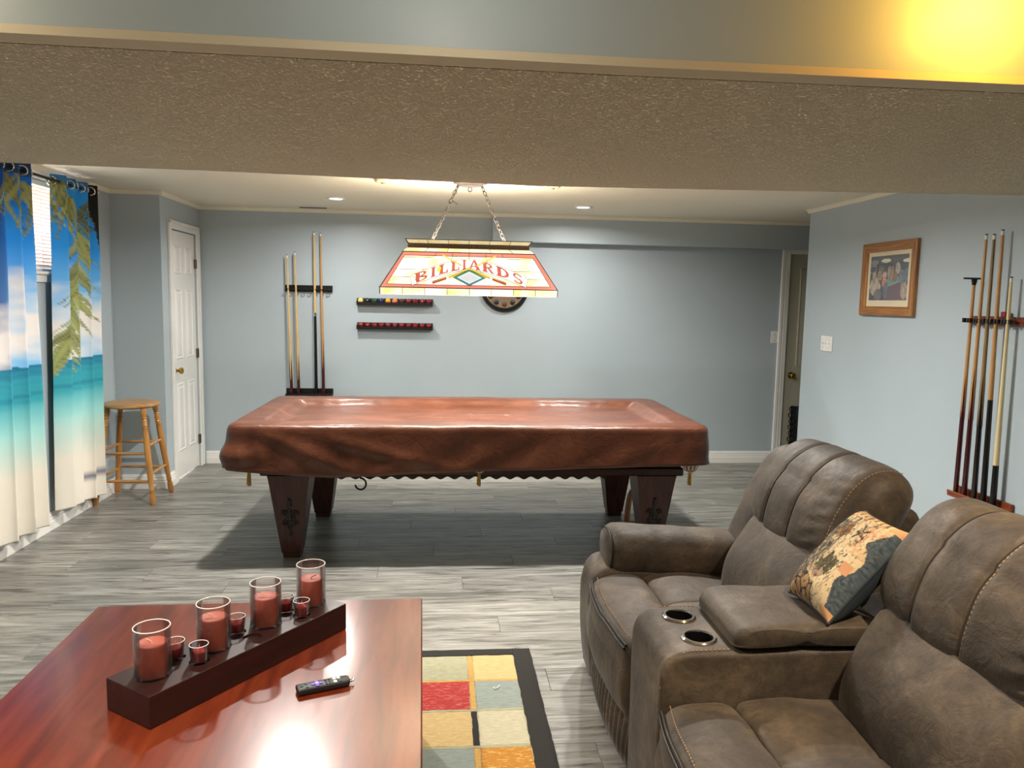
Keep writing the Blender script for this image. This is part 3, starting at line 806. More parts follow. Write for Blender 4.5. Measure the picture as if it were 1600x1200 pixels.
def table_cover():
    t_lab = 'glossy brown leatherette cover draped over the pool table'
    a, b = 1.378, .658
    NS = 480
    def base(k, ins, r):
        # point k/NS round the perimeter of a rounded rectangle with inset ins
        A, B = a-ins, b-ins; r = min(r, A*.98, B*.98)
        per = 2*(2*a)+2*(2*b)
        q = k/NS*per
        if q < 2*a: f = q/(2*a); p = (-A+2*A*f, -B)
        elif q < 2*a+2*b: f = (q-2*a)/(2*b); p = (A, -B+2*B*f)
        elif q < 4*a+2*b: f = (q-2*a-2*b)/(2*a); p = (A-2*A*f, B)
        else: f = (q-4*a-2*b)/(2*b); p = (-A, B-2*B*f)
        # round the corner
        x, y = p
        dx, dy = abs(x)-(A-r), abs(y)-(B-r)
        if dx > 0 and dy > 0:
            L = max(dx, dy); h = math.hypot(dx, dy)
            x = math.copysign(A-r+dx*L/h*1.0, x) if h else x; y = math.copysign(B-r+dy*L/h*1.0, y) if h else y
        return x, y
    hemx = [-1.45, -1.242, -.976, -.78, -.596, .216, 1.413, 1.603]; hemz = [.588, .582, .552, .536, .527, .562, .598, .604]
    loops = []
    def L(ins, zf, r=.06): loops.append([(lambda x, y: (x, y, zf(x, y)))(*base(k, ins, r)) for k in range(NS)])
    flat = lambda x, y: .778+.0035*nz(x*2.5, y*5)+.0022*nz(x*7+y*5, y*16-x*4)+.0018*nz(x*30, y*12, 3)
    for ins in (.60, .55, .50, .45, .41, .37, .335, .30, .27, .245): L(ins, flat, .02)
    rise = lambda q: (lambda x, y: .778+q*(.044+.004*nz(x*6, y*6, 9))+.0055*(1-abs(2*q-1))*nz(x*16, y*16, 5)+.003*nz(x*9, y*9, 2))
    for i, ins in enumerate((.222, .205, .192, .18, .168)): L(ins, rise((i+1)/5.5), .03)
    top = lambda x, y: .822+.0028*nz(x*4, y*6, 4)+.004*max(0, 1-abs(x+.0)/.22)*(1 if y < 0 else .6)+.002*nz(x*17, y*17, 6)-(.004 if y < -.3 else 0)*math.exp(-((x+.2)/.25)**2)
    for ins in (.15, .125, .10, .075, .05, .028): L(ins, top, .05)
    L(.012, lambda x, y: top(x, y)-.004, .06); L(.003, lambda x, y: top(x, y)-.012, .06); L(-.001, lambda x, y: top(x, y)-.024, .06)
    for i in range(1, 15):
        q = i/14; ring = []
        for k in range(NS):
            x, y = base(k, -.001, .06)
            wx = x+TC[0]
            hz = np.interp(wx, hemx, hemz) if y < 0 else .575+.012*nz(x*3, 7)
            if abs(x) > a-.03: hz = np.interp(y, [-b, b], [hemz[1] if x < 0 else hemz[-1], .575])
            z0 = top(x, y)-.024; z = z0+(hz-z0)*q
            n = Vector((x*.0, 0, 0))
            fx = math.copysign(1, x) if abs(x) > a-.062 else 0; fy = math.copysign(1, y) if abs(y) > b-.062 else 0
            ln = math.hypot(fx, fy) or 1
            cornr = math.exp(-((abs(x)-a)**2+(abs(y)-b)**2)/.035)
            lf = 1 if x < 0 else .15
            out = .014*q+.010*q*nz(x*3.1, y*3.1, 1)+.012*q*nz(x*5+q*2, y*5, 8)+cornr*(.045*q*lf+.020*math.sin(q*9+x*3)*q*lf)
            out += .016*math.exp(-((wx+1.0-.55*(q))/.09)**2)*(q*(1-q)*3)*(1 if y < 0 else 0)     # diagonal fold on the front
            out += .012*math.exp(-((wx+.75-.9*q)/.12)**2)*(q*(1-q)*3)*(1 if y < 0 else 0)
            ring.append((x+fx/ln*out, y+fy/ln*out, z))
        loops.append(ring)
    mb = MB().rings(loops, True, False)
    # inner field
    c = len(mb.v); mb.v.append((0, 0, .778))
    # collapse the innermost loop: it is a thin rounded strip along x, fill with a fan of quads
    half = NS
    inner = list(range(NS))
    pairs = [(k, (2*NS_ - k) % NS) for k in []] if False else []
    mb.v.pop()
    mb.f.append(tuple(inner))
    m = N('leatherette').set(s(74, 34, 20), .40, coat=.28, coat_rough=.2, spec=.35)
    f = m.noise(m.coord((1, 2.2, 1)), 3, 6, .6, .8)
    m.link(m.ramp(f, [(.3, s(68, 34, 20)), (.55, s(88, 48, 30)), (.75, s(108, 64, 43))]), m.bsdf.inputs['Base Color'])
    f2 = m.noise(m.coord((9, 30, 9)), 1.5, 4, .6, 1.5); m.bump(f2, .5, .006)
    o = mb.build('table_cover', m.m, None, smooth=60)
    o.location = (TC[0], TC[1], 0); o.rotation_euler = (0, 0, TA)
    so = o.modifiers.new('thick', 'SOLIDIFY'); so.thickness = .0022; so.offset = 1
    tag(o, t_lab, 'table cover')
table_cover()
def triangle():
    t = thing('ball_triangle', 'wooden ball triangle standing on the floor behind the right-hand table leg', 'ball rack', (1.39, 5.02, 0))
    pts = [(1.30, 5.02, .02), (1.48, 5.02, .02), (1.48, 5.02, .03), (1.40, 5.03, .21), (1.345, 5.03, .235), (1.30, 5.03, .20), (1.292, 5.02, .04)]
    p = catmull([(1.31, 5.02, .022), (1.5, 5.02, .022), (1.53, 5.02, .05), (1.42, 5.035, .22), (1.36, 5.04, .26), (1.312, 5.035, .22), (1.29, 5.02, .05)], 70)
    MB().tube(p, .021, 8, True).build('rim', wood('rack_wood', s(120, 72, 30), s(146, 92, 42), s(165, 108, 54), 'x', 2, .4), t)
triangle()

# ================================================================== CUES, RACKS, BALLS ON THE BACK WALL
M['maple'] = wood('maple_shaft', s(196, 158, 104), s(212, 178, 124), s(222, 192, 142), 'z', 1, .3)
M['ash'] = wood('tan_shaft', s(168, 120, 70), s(190, 142, 88), s(204, 160, 106), 'z', 1, .3)
M['olive'] = wood('mottled_olive_shaft', s(96, 78, 48), s(140, 114, 72), s(166, 136, 88), 'z', 2.5, .3)
M['cream'] = wood('cream_shaft', s(220, 200, 150), s(230, 212, 165), s(236, 220, 178), 'z', 1, .3)
M['burgundy'] = plain('burgundy_butt', s(70, 16, 18), .2, coat=.4)
M['darkbutt'] = plain('dark_butt', s(28, 18, 17), .2, coat=.4)
M['ivory'] = plain('white_ferrule', s(238, 235, 225), .3)
M['tip'] = plain('leather_tip', s(50, 60, 70), .8)
def cue(label, group, p0, p1, butt_mat, shaft_mat, jz, rb=.0145, rt=.0065, points=True, collar=None, bridge=False):
    """p0 = butt end, p1 = tip end; jz = 0..1 where the butt ends"""
    p0, p1 = Vector(p0), Vector(p1); L = (p1-p0).length
    q = (p1-p0).normalized()
    t = bpy.data.objects.new('bridge_stick' if bridge else 'pool_cue', None); COL.objects.link(t)
    t.location = p0; t.rotation_euler = Vector((0, 0, 1)).rotation_difference(q).to_euler(); t['label'] = label; t['category'] = 'bridge stick' if bridge else 'cue'; t['group'] = group
    rad = lambda z: rb+(rt-rb)*z
    J = L*jz
    MB().lathe([(.001, .001), (rb*.8, .001), (rb, .006), (rad(jz), J), (.001, J)], 14).build('butt', butt_mat, t)
    MB().lathe([(.001, J), (rad(jz), J+.0002), (rt, L-.03), (.001, L-.03)], 14).build('shaft', shaft_mat, t)
    if points:                          # four dark points inlaid up the shaft
        mb = MB()
        for a in range(4):
            an = a*PI/2+.785
            r1 = rad(jz)+.0004; r2 = rad(jz+.14)+.0003
            mb.add([(r1*math.cos(an-.7), r1*math.sin(an-.7), J-.002), (r1*1.06*math.cos(an), r1*1.06*math.sin(an), J-.002), (r1*math.cos(an+.7), r1*math.sin(an+.7), J-.002), (r2*math.cos(an), r2*math.sin(an), J+.20*L)], [(0, 1, 3), (1, 2, 3)])
        mb.build('inlay_points', butt_mat, t, recalc=False)
    if collar: MB().lathe([(.001, J-.012), (rad(jz)+.0012, J-.012), (rad(jz)+.0012, J+.02), (.001, J+.02)], 14).build('collar', collar, t)
    if bridge:
        mb = MB(); mb.box(-.062, .075, -.008, .008, L-.004, L+.006, .003); mb.lathe([(.001, L-.035), (.010, L-.035), (.016, L-.004), (.001, L-.003)], 12)
        mb.build('bridge_head', 'black', t)
    else:
        MB().lathe([(.001, L-.03), (rt+.0002, L-.0299), (rt, L-.007), (.001, L-.007)], 12).build('ferrule', 'ivory', t)
        MB().lathe([(.001, L-.007), (rt*.98, L-.0069), (rt*.9, L-.001), (.001, L)], 12).build('tip', 'tip', t)
    return t
def back_cue_rack():
    t = thing('cue_rack', 'black two-piece cue rack on the back wall left of the ball shelves', 'cue rack', (-1.185, YB-.03, .66))
    y0, y1 = YB-.012, YB-.001
    u = MB(); u.box(-1.395, -.975, YB-.022, YB-.001, 1.578, 1.638, .003); u.build('top_rail', 'black', t)
    for k in range(8):
        x = -1.37+k*.052
        c = MB().tube([(x-.013*math.cos(a), YB-.058-.014*math.sin(a)+.0, 1.60) for a in np.linspace(-.6, PI+.6, 12)], .0045, 6); c.box(x-.006, x+.006, YB-.044, YB-.0215, 1.592, 1.608, .002)
        c.build('clip', 'black', t)
    b = MB(); b.box(-1.395, -.975, YB-.02, YB-.001, .635, .70, .003); b.box(-1.395, -.975, YB-.085, YB-.001, .632, .655, .004); b.build('bottom_rail', 'black', t)
    g = 'cues on the back wall rack'
    z0 = .6555
    cue('cue with burgundy butt and white tip, first from the left on the back wall rack', g, (-1.340, YB-.06, z0), (-1.368, YB-.055, 1.905), 'burgundy', 'maple', .10)
    cue('cue with burgundy butt and tan tip, second from the left on the back wall rack', g, (-1.277, YB-.06, z0), (-1.297, YB-.055, 1.932), 'burgundy', 'maple', .10)
    cue('tall cue with a plain black lower half, third on the back wall rack', g, (-1.121, YB-.06, z0), (-1.128, YB-.055, 2.112), 'black', 'maple', .492, .015, .0075, False, 'chrome')
    cue('tall cue with dark brown pointed butt, rightmost on the back wall rack', g, (-1.055, YB-.06, z0), (-1.072, YB-.055, 2.104), 'burgundy', 'ash', .16)
back_cue_rack()
def ball_shelves():
    R = .026
    def ballmat(n, c): return plain('ball_'+n, c, .12, vary=0, coat=.5)
    cols = {'yellow': s(232, 205, 120), 'black': s(22, 22, 26), 'green': s(20, 82, 58), 'blue': s(26, 34, 96), 'amber': s(222, 160, 30), 'pink': s(232, 120, 86), 'brown': s(84, 46, 22), 'red': s(122, 18, 28)}
    mats = {k: ballmat(k, c) for k, c in cols.items()}
    shelfdat = [('upper', 1.470, 1.505, ['yellow', 'black', 'green', 'blue', 'amber', 'pink', 'brown', 'red', 'red', 'red', 'red']), ('lower', 1.250, 1.286, ['red']*11)]
    for nm, z0, z1, seq in shelfdat:
        t = thing('ball_shelf', 'black grooved ball shelf, the %s of the two on the back wall' % nm, 'shelf', (-.413, YB-.03, z0), group='ball shelves')
        b = MB(); b.box(-.757, -.068, YB-.014, YB-.001, z0, z0+.062, .002); b.box(-.757, -.068, YB-.066, YB-.001, z0, z0+.012, .002); b.box(-.757, -.068, YB-.068, YB-.060, z0, z0+.028, .002)
        b.build('tray', 'black', t)
        for x in (-.757, -.075): MB().box(x, x+.007, YB-.066, YB-.0145, z0+.012, z0+.04, .001).build('end_stop', 'black', t)
        for k, c in enumerate(seq):
            x = -.722+k*.0618
            o = MB().ball((0, 0, 0), R, 20, 14).build('snooker_ball', mats[c], None)
            o.location = (x, YB-.037, z0+.0125+R)
            if c == 'red':
                lb = ('red snooker ball on the upper ball shelf, %s of the four reds' % ['first from the left', 'second from the left', 'third from the left', 'last'][k-7]) if nm == 'upper' else 'red snooker ball on the lower shelf, ' + ['leftmost', 'second from the left', 'third from the left', 'fourth from the left', 'fifth from the left', 'in the middle', 'fifth from the right', 'fourth from the right', 'third from the right', 'second from the right', 'rightmost'][k]
                tag(o, lb, 'ball', 'red balls on the %s shelf' % nm)
            else:
                d = {'yellow': 'pale yellow snooker ball at the left end of the upper ball shelf', 'black': 'black snooker ball beside the pale yellow one on the upper shelf', 'green': 'dark green snooker ball on the upper ball shelf', 'blue': 'dark blue snooker ball on the upper ball shelf',
                     'amber': 'bright amber ball on the upper ball shelf', 'pink': 'salmon pink snooker ball on the upper ball shelf', 'brown': 'dark brown snooker ball on the upper ball shelf'}[c]
                tag(o, d, 'ball', 'coloured balls on the upper shelf')
ball_shelves()
def clock():
    cx, cz, r = .592, 1.648, .222
    t = thing('wall_clock', 'round black-rimmed billiard clock on the back wall, half hidden by the lamp', 'clock', (cx, YB-.02, cz))
    T = Matrix(((1, 0, 0), (0, 0, -1), (0, 1, 0)))
    MB().lathe([(r, .001), (r, .02), (r-.010, .032), (r-.028, .034), (r-.036, .026), (r-.038, .012), (r-.038, .001)], 48, T, (cx, YB, cz), True).build('rim', 'black', t)
    MB().lathe([(r-.039, .026), (r-.036, .028), (r-.043, .028), (r-.043, .012)], 48, T, (cx, YB, cz), True).build('bezel', 'chrome', t)
    MB().lathe([(.001, .010), (r-.037, .010), (r-.037, .013), (.001, .013)], 48, T, (cx, YB, cz)).build('dial', plain('clock_dial', s(120, 100, 80), .5), t)
    cs = [s(70, 30, 22), s(40, 36, 30), s(90, 52, 30), s(34, 40, 52)]
    ms = [plain('dial_ball', c, .3) for c in cs]
    for k in range(12):
        a = k*PI/6
        MB().lathe([(.001, .013), (.024, .013), (.024, .015), (.012, .019), (.001, .02)], 16, T, (cx+.150*math.sin(a), YB, cz+.150*math.cos(a))).build('ball_numeral', ms[k % 4], t)
    for a, L in ((.9, .075), (2.1, .11)):
        MB().tube([(cx, YB-.022, cz), (cx+L*math.sin(a), YB-.022, cz+L*math.cos(a))], [.005, .002], 6).build('hand', 'black', t)
clock()
def switch(name, label, c, axis, w, h, n):
    t = thing(name, label, 'light switch', c)
    x, y, z = c
    def bx(mb, u0, u1, z0, z1, d0, d1, b=.001):
        if axis == 'y': mb.box(x+u0, x+u1, y-d1, y-d0, z+z0, z+z1, b)
        else: mb.box(x-d1, x-d0, y+u0, y+u1, z+z0, z+z1, b)
        return mb
    bx(MB(), -w/2, w/2, -h/2, h/2, .0008, .007, .003).build('plate', 'plastic', t)
    for k in range(n):
        u = (k-(n-1)/2)*.046
        bx(bx(MB(), u-.005, u+.005, -.012, .012, .0072, .0085), u-.0045, u+.0045, -.002, .010, .0086, .018, .002).build('toggle', 'plastic', t)
        for zz in (-.03, .03): bx(MB(), u-.003, u+.003, zz-.003, zz+.003, .0072, .0082).build('screw', 'chrome', t)
switch('light_switch', 'white single light switch on the back wall beside the grey door', (3.214, YB, 1.231), 'y', .076, .118, 1)
switch('light_switch', 'white triple light switch below the framed picture', (XR, 5.664, 1.250), 'x', .172, .118, 3)

# ================================================================== CURTAINS
M['print'] = vcol('printed_fabric', .85, .15, 900)
XC = -2.42
def fbm(x, y, z=0, o=4):
    a = 0; w = .5
    for i in range(o): a += w*noise.noise(Vector((x, y, z+i*7.3))); x *= 2; y *= 2; w *= .5
    return a
def mixc(a, b, t):
    t = min(1, max(0, t)); return tuple(p+(q-p)*t for p, q in zip(a, b))
SKY0, SKY1, SKY2 = s(0, 84, 216), s(30, 152, 242), s(132, 198, 242)
CLOUD, SEA0, SEA1, SEA2, SAND = s(236, 232, 230), s(14, 112, 150), s(60, 176, 190), s(160, 216, 214), s(226, 220, 208)
G1, G2, G3 = s(36, 60, 22), s(96, 124, 44), s(178, 180, 90)
TRUNK = s(12, 9, 8)
def beach(y, z, right):
    """printed beach: y along the wall, z height"""
    hz = 1.10
    n = fbm(y*2.2, z*3.5, 3); n2 = fbm(y*7, z*9, 11)
    if z > hz:
        q = (z-hz)/1.15
        c = mixc(SKY2, SKY1, (q-.28)/.35); c = mixc(c, SKY0 if not right else SKY1, (q-.7)/.4)
        if not right: c = mixc(c, s(10, 30, 130), (4.62-y)/.18)
        cl = (.62-abs(z-1.28)*1.9)+n*1.5+n2*.5
        c = mixc(c, CLOUD, cl*1.8)
    else:
        d = hz-z
        st = .5+.5*math.sin(z*130+6*n2)
        c = mixc(SEA0, SEA1, d/.16+.2*st); c = mixc(c, s(20, 120, 150), max(0, .9-abs(d-.17)/.09)*(.5+.5*st)*.8)
        c = mixc(c, SEA2, (d-.20)/.18); c = mixc(c, SAND, (d-.38+.12*n)/.26)
        if right and z < .36 and y > 5.46: c = mixc(c, s(70, 72, 110), max(0, .85-abs(z-.27)/.05))
    return c
def leaflets(rib, n, length, lean, seed, width=.011, c0=None, c1=None, both=True):
    """list of hanging leaflets (y0, z0, y1, z1, width, colour) along a bent rib"""
    rnd = random.Random(seed); P = catmull([(a, b, 0) for a, b in rib], 60, False); out = []
    for k in range(n):
        q = P[int(k/(n-1)*(len(P)-1))]
        for sg in ((-1, 1) if both else (1,)):
            L = length*(.65+.5*rnd.random())*(1-.35*k/n)
            a = lean*sg*(.5+rnd.random())
            out.append((q.x, q.y, q.x+L*math.sin(a), q.y-L*math.cos(a), width*(.7+.6*rnd.random()), mixc(c0 or G1, c1 or G3, rnd.random())))
    return out
RIGHT_LEAVES = (leaflets([(5.60, 2.24), (5.52, 2.10), (5.47, 1.95)], 16, .30, .45, 3, .011, s(16, 40, 48), s(52, 92, 90)) +
                leaflets([(5.12, 2.27), (5.20, 2.24), (5.30, 2.20), (5.36, 2.14)], 18, .42, .22, 4, .013, G1, G3) +
                leaflets([(5.47, 2.02), (5.45, 1.80), (5.40, 1.60), (5.33, 1.45), (5.27, 1.34), (5.22, 1.22)], 52, .44, .42, 5, .016, G1, s(158, 168, 100)))
LEFT_LEAVES = leaflets([(4.56, 2.20), (4.68, 2.19), (4.80, 2.15), (4.88, 2.06)], 16, .36, .30, 6, .013, G1, G3) + leaflets([(4.2, 2.2), (4.35, 2.2), (4.45, 2.1)], 10, .34, .4, 8, .013, G1, G3)
def curtain_color(y, z, right):
    c = beach(y, z, right)
    if z > .8:
        for (ya, za, yb, zb, w, lc) in (RIGHT_LEAVES if right else LEFT_LEAVES):
            if z > za+.01 or z < zb-.01: continue
            t = max(0, min(1, ((y-ya)*(yb-ya)+(z-za)*(zb-za))/((yb-ya)**2+(zb-za)**2)))
            d = math.hypot(y-ya-(yb-ya)*t, z-za-(zb-za)*t); wt = w*(1-t*.85)*(.5+1.2*min(.4, t))
            if d < wt: c = mixc(c, mixc(lc, s(214, 212, 140), .35*(1-d/wt)), .88)
    if right:
        if z > 2.215: c = mixc(c, s(44, 58, 30), .55+.4*fbm(y*30, z*4))
        if z > 1.50:
            e = 5.742-(z-1.50)*.165-.008*noise.noise(Vector((z*22, 0, 4)))
            if y > e: c = mixc(TRUNK, s(40, 30, 26), .5*fbm(y*30, z*30)+.1)
    elif z > 2.20: c = mixc(c, s(34, 46, 20), .75+.3*fbm(y*30, z*4))
    return c
def curtain(label, yt0, yt1, yb0, yb1, zt, zb0, zb1, folds, amp, right, name='curtain'):
    t = thing(name, label, 'curtain', (XC, (yb0+yb1)/2, .05), group='printed beach curtains')
    nu, nv = 20*folds, 230
    vs = []; cols = []
    for j in range(nv):
        v = j/(nv-1)
        for i in range(nu):
            u = i/(nu-1)
            ph = u*folds*2*PI-PI/2
            yt = yt0+(yt1-yt0)*u; yb = yb0+(yb1-yb0)*u
            y = yt+(yb-yt)*v+.012*math.sin(ph*2)*(.4+.6*v)
            a = amp*(.85+.35*v)*(1+.25*math.sin(u*9+1))
            x = XC+a*math.sin(ph+.5*v*math.sin(u*7))+.004*noise.noise(Vector((u*20, v*6, 2)))
            x = max(x, XL+.02)
            zb = zb0+(zb1-zb0)*u
            z = zt+(zb-zt)*v+.006*math.sin(ph)*(v)
            vs.append((x, y, z))
            # colour by the cloth's own run, so that the print wraps over the folds
            yy = yt+(yb-yt)*.3
            cols.append((*curtain_color(yt0+(yt1-yt0)*u+.0, z if z > 1.1 else z, right), 1))
    fs = [(j*nu+i, j*nu+i+1, (j+1)*nu+i+1, (j+1)*nu+i) for j in range(nv-1) for i in range(nu-1)]
    mb = MB(); mb.v = vs; mb.f = fs; mb.col = cols
    o = mb.build('fabric', 'print', t, smooth=80, recalc=False)
    sd = o.modifiers.new('thick', 'SOLIDIFY'); sd.thickness = .0018
    for k in range(folds*2):
        u = (k+.5)/(folds*2)*1.0
        if k == 0: u = .02
        y = yt0+(yt1-yt0)*u; ph = u*folds*2*PI-PI/2
        x = XC+amp*.85*(1+.25*math.sin(u*9+1))*math.sin(ph)
        sl = math.cos(ph)
        T = Matrix.Rotation(.5*(1 if sl > 0 else -1), 3, 'Z') @ Matrix(((1, 0, 0), (0, 0, 1), (0, 1, 0)))
        g = MB().tube([Vector((x, y, RODZ))+T @ Vector((.026*math.cos(a), .026*math.sin(a), 0)) for a in np.linspace(0, 2*PI, 21)[:-1]], .0055, 8, True)
        g.build('grommet', 'chrome', t)
RODZ = 2.232
def rod():
    t = thing('curtain_rod', 'thin black rod holding both beach curtains over the window', 'curtain rod', (XC, 4.9, RODZ))
    MB().cyl((XC, 3.9, RODZ), (XC, 5.72, RODZ), .0095, n=14).build('pole', 'blackmetal', t)
    MB().ball((XC, 5.735, RODZ), .016, 14, 10).build('finial', 'blackmetal', t)
    for y in (4.02, 5.70):
        b = MB(); b.box(XL+.0005, XL+.008, y-.012, y+.012, RODZ-.03, RODZ+.03, .002); b.cyl((XL+.007, y, RODZ-.013), (XC, y, RODZ-.013), .005, n=8)
        b.build('bracket', 'blackmetal', t)
rod()
curtain('beach-print curtain panel left of the blind, with blue sky and clouds', 4.02, 4.885, 3.85, 4.895, 2.29, .13, .10, 6, .034, False)
curtain('beach-print curtain panel right of the blind, with a green palm frond', 5.165, 5.765, 5.065, 5.69, 2.275, .135, .085, 4, .032, True)

# ================================================================== BAR STOOL
def stool():
    cx, cy = -2.275, 5.85
    m = wood('beech', s(140, 96, 52), s(176, 130, 78), s(198, 154, 100), 'x', 1.3, .35, coat=.2)
    mz = wood('beech_leg', s(150, 98, 46), s(178, 124, 62), s(192, 142, 82), 'z', 1.3, .35, coat=.2)
    t = thing('bar_stool', 'round wooden bar stool with turned legs in front of the closet alcove', 'stool', (cx, cy, 0))
    MB().lathe([(.001, .700), (.16, .700), (.185, .706), (.197, .716), (.197, .724), (.188, .733), (.165, .738), (.12, .735), (.001, .733)], 44, None, (cx, cy, 0)).build('seat', m, t)
    def leg(sx, sy):
        a = Vector((cx+sx*.125, cy+sy*.115, .7005)); b = Vector((cx+sx*.202, cy+sy*.192, .002))
        d = b-a; L = d.length
        pr = [(0, .019), (.03, .021), (.06, .020), (.085, .015), (.095, .020), (.105, .014), (.135, .021), (.17, .0165), (.18, .0215), (.19, .016), (.20, .021), (.21, .017), (.25, .020), (.45, .022), (.70, .020), (.83, .016), (.85, .0195), (.86, .014), (.90, .020), (.95, .021), (.985, .018), (1, .015)]
        return a, d, MB().tube([a+d*q for q, r in pr], [r for q, r in pr], 14)
    legs = []
    for sx in (-1, 1):
        for sy in (-1, 1):
            a, d, mb = leg(sx, sy); legs.append((sx, sy, a, d)); mb.build('leg', mz, t, smooth=50)
    at = lambda sx, sy, z: [a+d*((a.z-z)/-d.z) for x, y, a, d in legs if x == sx and y == sy][0]
    for (p, q, z1) in (((-1, -1), (1, -1), .375), ((-1, 1), (1, 1), .41), ((-1, -1), (-1, 1), .395), ((1, -1), (1, 1), .43), ((-1, -1), (1, -1), .175), ((-1, 1), (1, 1), .21), ((-1, -1), (-1, 1), .195), ((1, -1), (1, 1), .225)):
        a, b = at(*p, z1), at(*q, z1); c = (a+b)/2
        MB().tube([a, a*.75+b*.25, c, a*.25+b*.75, b], [.008, .0105, .0115, .0105, .008], 10).build('stretcher', m, t)
stool()

# ================================================================== PICTURE ON THE RIGHT WALL
def picture():
    y0, y1, z0, z1 = 4.578, 5.196, 1.482, 1.974       # y1 = far edge
    t = thing('framed_picture', 'oak-framed picture of a crowded pool hall on the right wall', 'picture', (XR-.012, (y0+y1)/2, z0))
    oak = wood('oak_frame', s(112, 66, 22), s(154, 100, 42), s(180, 126, 62), 'y', 1.6, .35, coat=.3); okz = wood('oak_frame_side', s(112, 66, 22), s(154, 100, 42), s(180, 126, 62), 'z', 1.6, .35, coat=.3)
    w = .062
    def rail(a, b, inn, mat):
        # mitred moulding between corners a, b (y,z) with inward offset points
        (ya, za), (yb, zb) = a, b; (ia, ja), (ib, jb) = inn
        prof = [(0, .002), (0, .024), (.12, .030), (.45, .030), (.62, .024), (.8, .026), (1, .018), (1, .002)]
        r = []
        for (yo, zo, yi, zi) in ((ya, za, ia, ja), (yb, zb, ib, jb)):
            r.append([(XR-h, yo+(yi-yo)*q, zo+(zi-zo)*q) for q, h in prof])
        MB().rings(r).build('frame_rail', mat, t, smooth=20)
    o = [(y1, z1), (y0, z1), (y0, z0), (y1, z0)]; i = [(y1-w, z1-w), (y0+w, z1-w), (y0+w, z0+w), (y1-w, z0+w)]
    for k in range(4): rail(o[k], o[(k+1) % 4], (i[k], i[(k+1) % 4]), oak if k % 2 == 0 else okz)
    MB().box(XR-.012, XR-.004, y0+w-.004, y1-w+.004, z0+w-.004, z1-w+.004).build('mat_board', plain('mat_board', s(222, 208, 176), .8, vary=.02), t)
    a0, a1, b0, b1 = y1-w-.030, y0+w+.030, z0+w+.042, z1-w-.028
    def blob(u, v, cu, cv, ru, rv): 
        d = ((u-cu)/ru)**2+((v-cv)/rv)**2; return 1-d
    def paint(u, v):
        n = fbm(u*5, v*5, 1); c = mixc(s(46, 50, 58), s(84, 86, 92), .5+n)
        if v > .80: c = mixc(c, s(112, 118, 112), (v-.84)*6*(.3+u))
        if blob(u, v, .10, .86, .12, .06) > 0: c = s(128, 126, 124)
        for q in (.62, .78): 
            if abs(v-q) < .012 and u < .16: c = s(136, 150, 164)
        if abs(u-.15) < .01 and .55 < v < .88: c = s(120, 136, 150)
        if blob(u, v, .30, .70, .07, .075) > 0: c = s(112, 108, 104)
        # table: rail line and cloth
        e = .30+.32*(u-.42)
        if u > .42 and v < e-.02: c = mixc(s(112, 84, 92), s(92, 76, 84), .5+n)
        if u > .40 and e < v < e+.16-.1*(u-.42) and u < .86: c = mixc(s(96, 150, 142), s(110, 128, 126), (u-.45)*1.6)
        if u > .40 and abs(v-e+.008) < .013: c = s(150, 150, 146)
        F = [(.15, .32, .15, .20, s(190, 176, 156)), (.12, .56, .05, .10, s(178, 160, 140)), (.27, .56, .06, .12, s(180, 150, 128)), (.40, .56, .055, .085, s(202, 172, 150)), (.40, .40, .07, .12, s(206, 142, 124)),
             (.52, .62, .045, .14, s(172, 154, 132)), (.60, .60, .05, .16, s(160, 128, 104)), (.74, .70, .075, .13, s(184, 172, 158)), (.68, .52, .05, .10, s(150, 110, 84)), (.86, .50, .08, .17, s(112, 126, 140)), (.92, .22, .09, .20, s(186, 166, 146)), (.96, .55, .05, .16, s(98, 122, 132)), (.45, .20, .06, .18, s(104, 112, 128)), (.24, .12, .10, .12, s(120, 112, 120))]
        for cu, cv, ru, rv, col in F:
            d = blob(u, v, cu, cv, ru, rv)+fbm(u*13, v*13, cu*9)*.8
            if d > 0: c = mixc(col, s(60, 52, 50), .55*(fbm(u*16, v*9, cv*5)+.25)*1.6); 
            elif d > -.22: c = mixc(c, s(36, 32, 34), .6)
        if blob(u, v, .42, .885, .13, .045) > 0: c = mixc(s(206, 204, 170), s(232, 230, 206), (v-.86)*14)
        if blob(u, v, .97, .86, .11, .04) > 0: c = s(214, 214, 196)
        return c
    nu, nv = 110, 90
    mb = MB().grid(nu, nv, lambda u, v: (XR-.0127, a0+(a1-a0)*u, b0+(b1-b0)*v))
    mb.col = [(*paint(i/(nu-1), j/(nv-1)), 1) for j in range(nv) for i in range(nu)]
    mb.build('print', vcol('art_print', .5), t, smooth=0)
    MB().box(XR-.0145, XR-.0135, y0+w-.006, y1-w+.006, z0+w-.006, z1-w+.006).build('glazing', 'museum_glass', t)
picture()
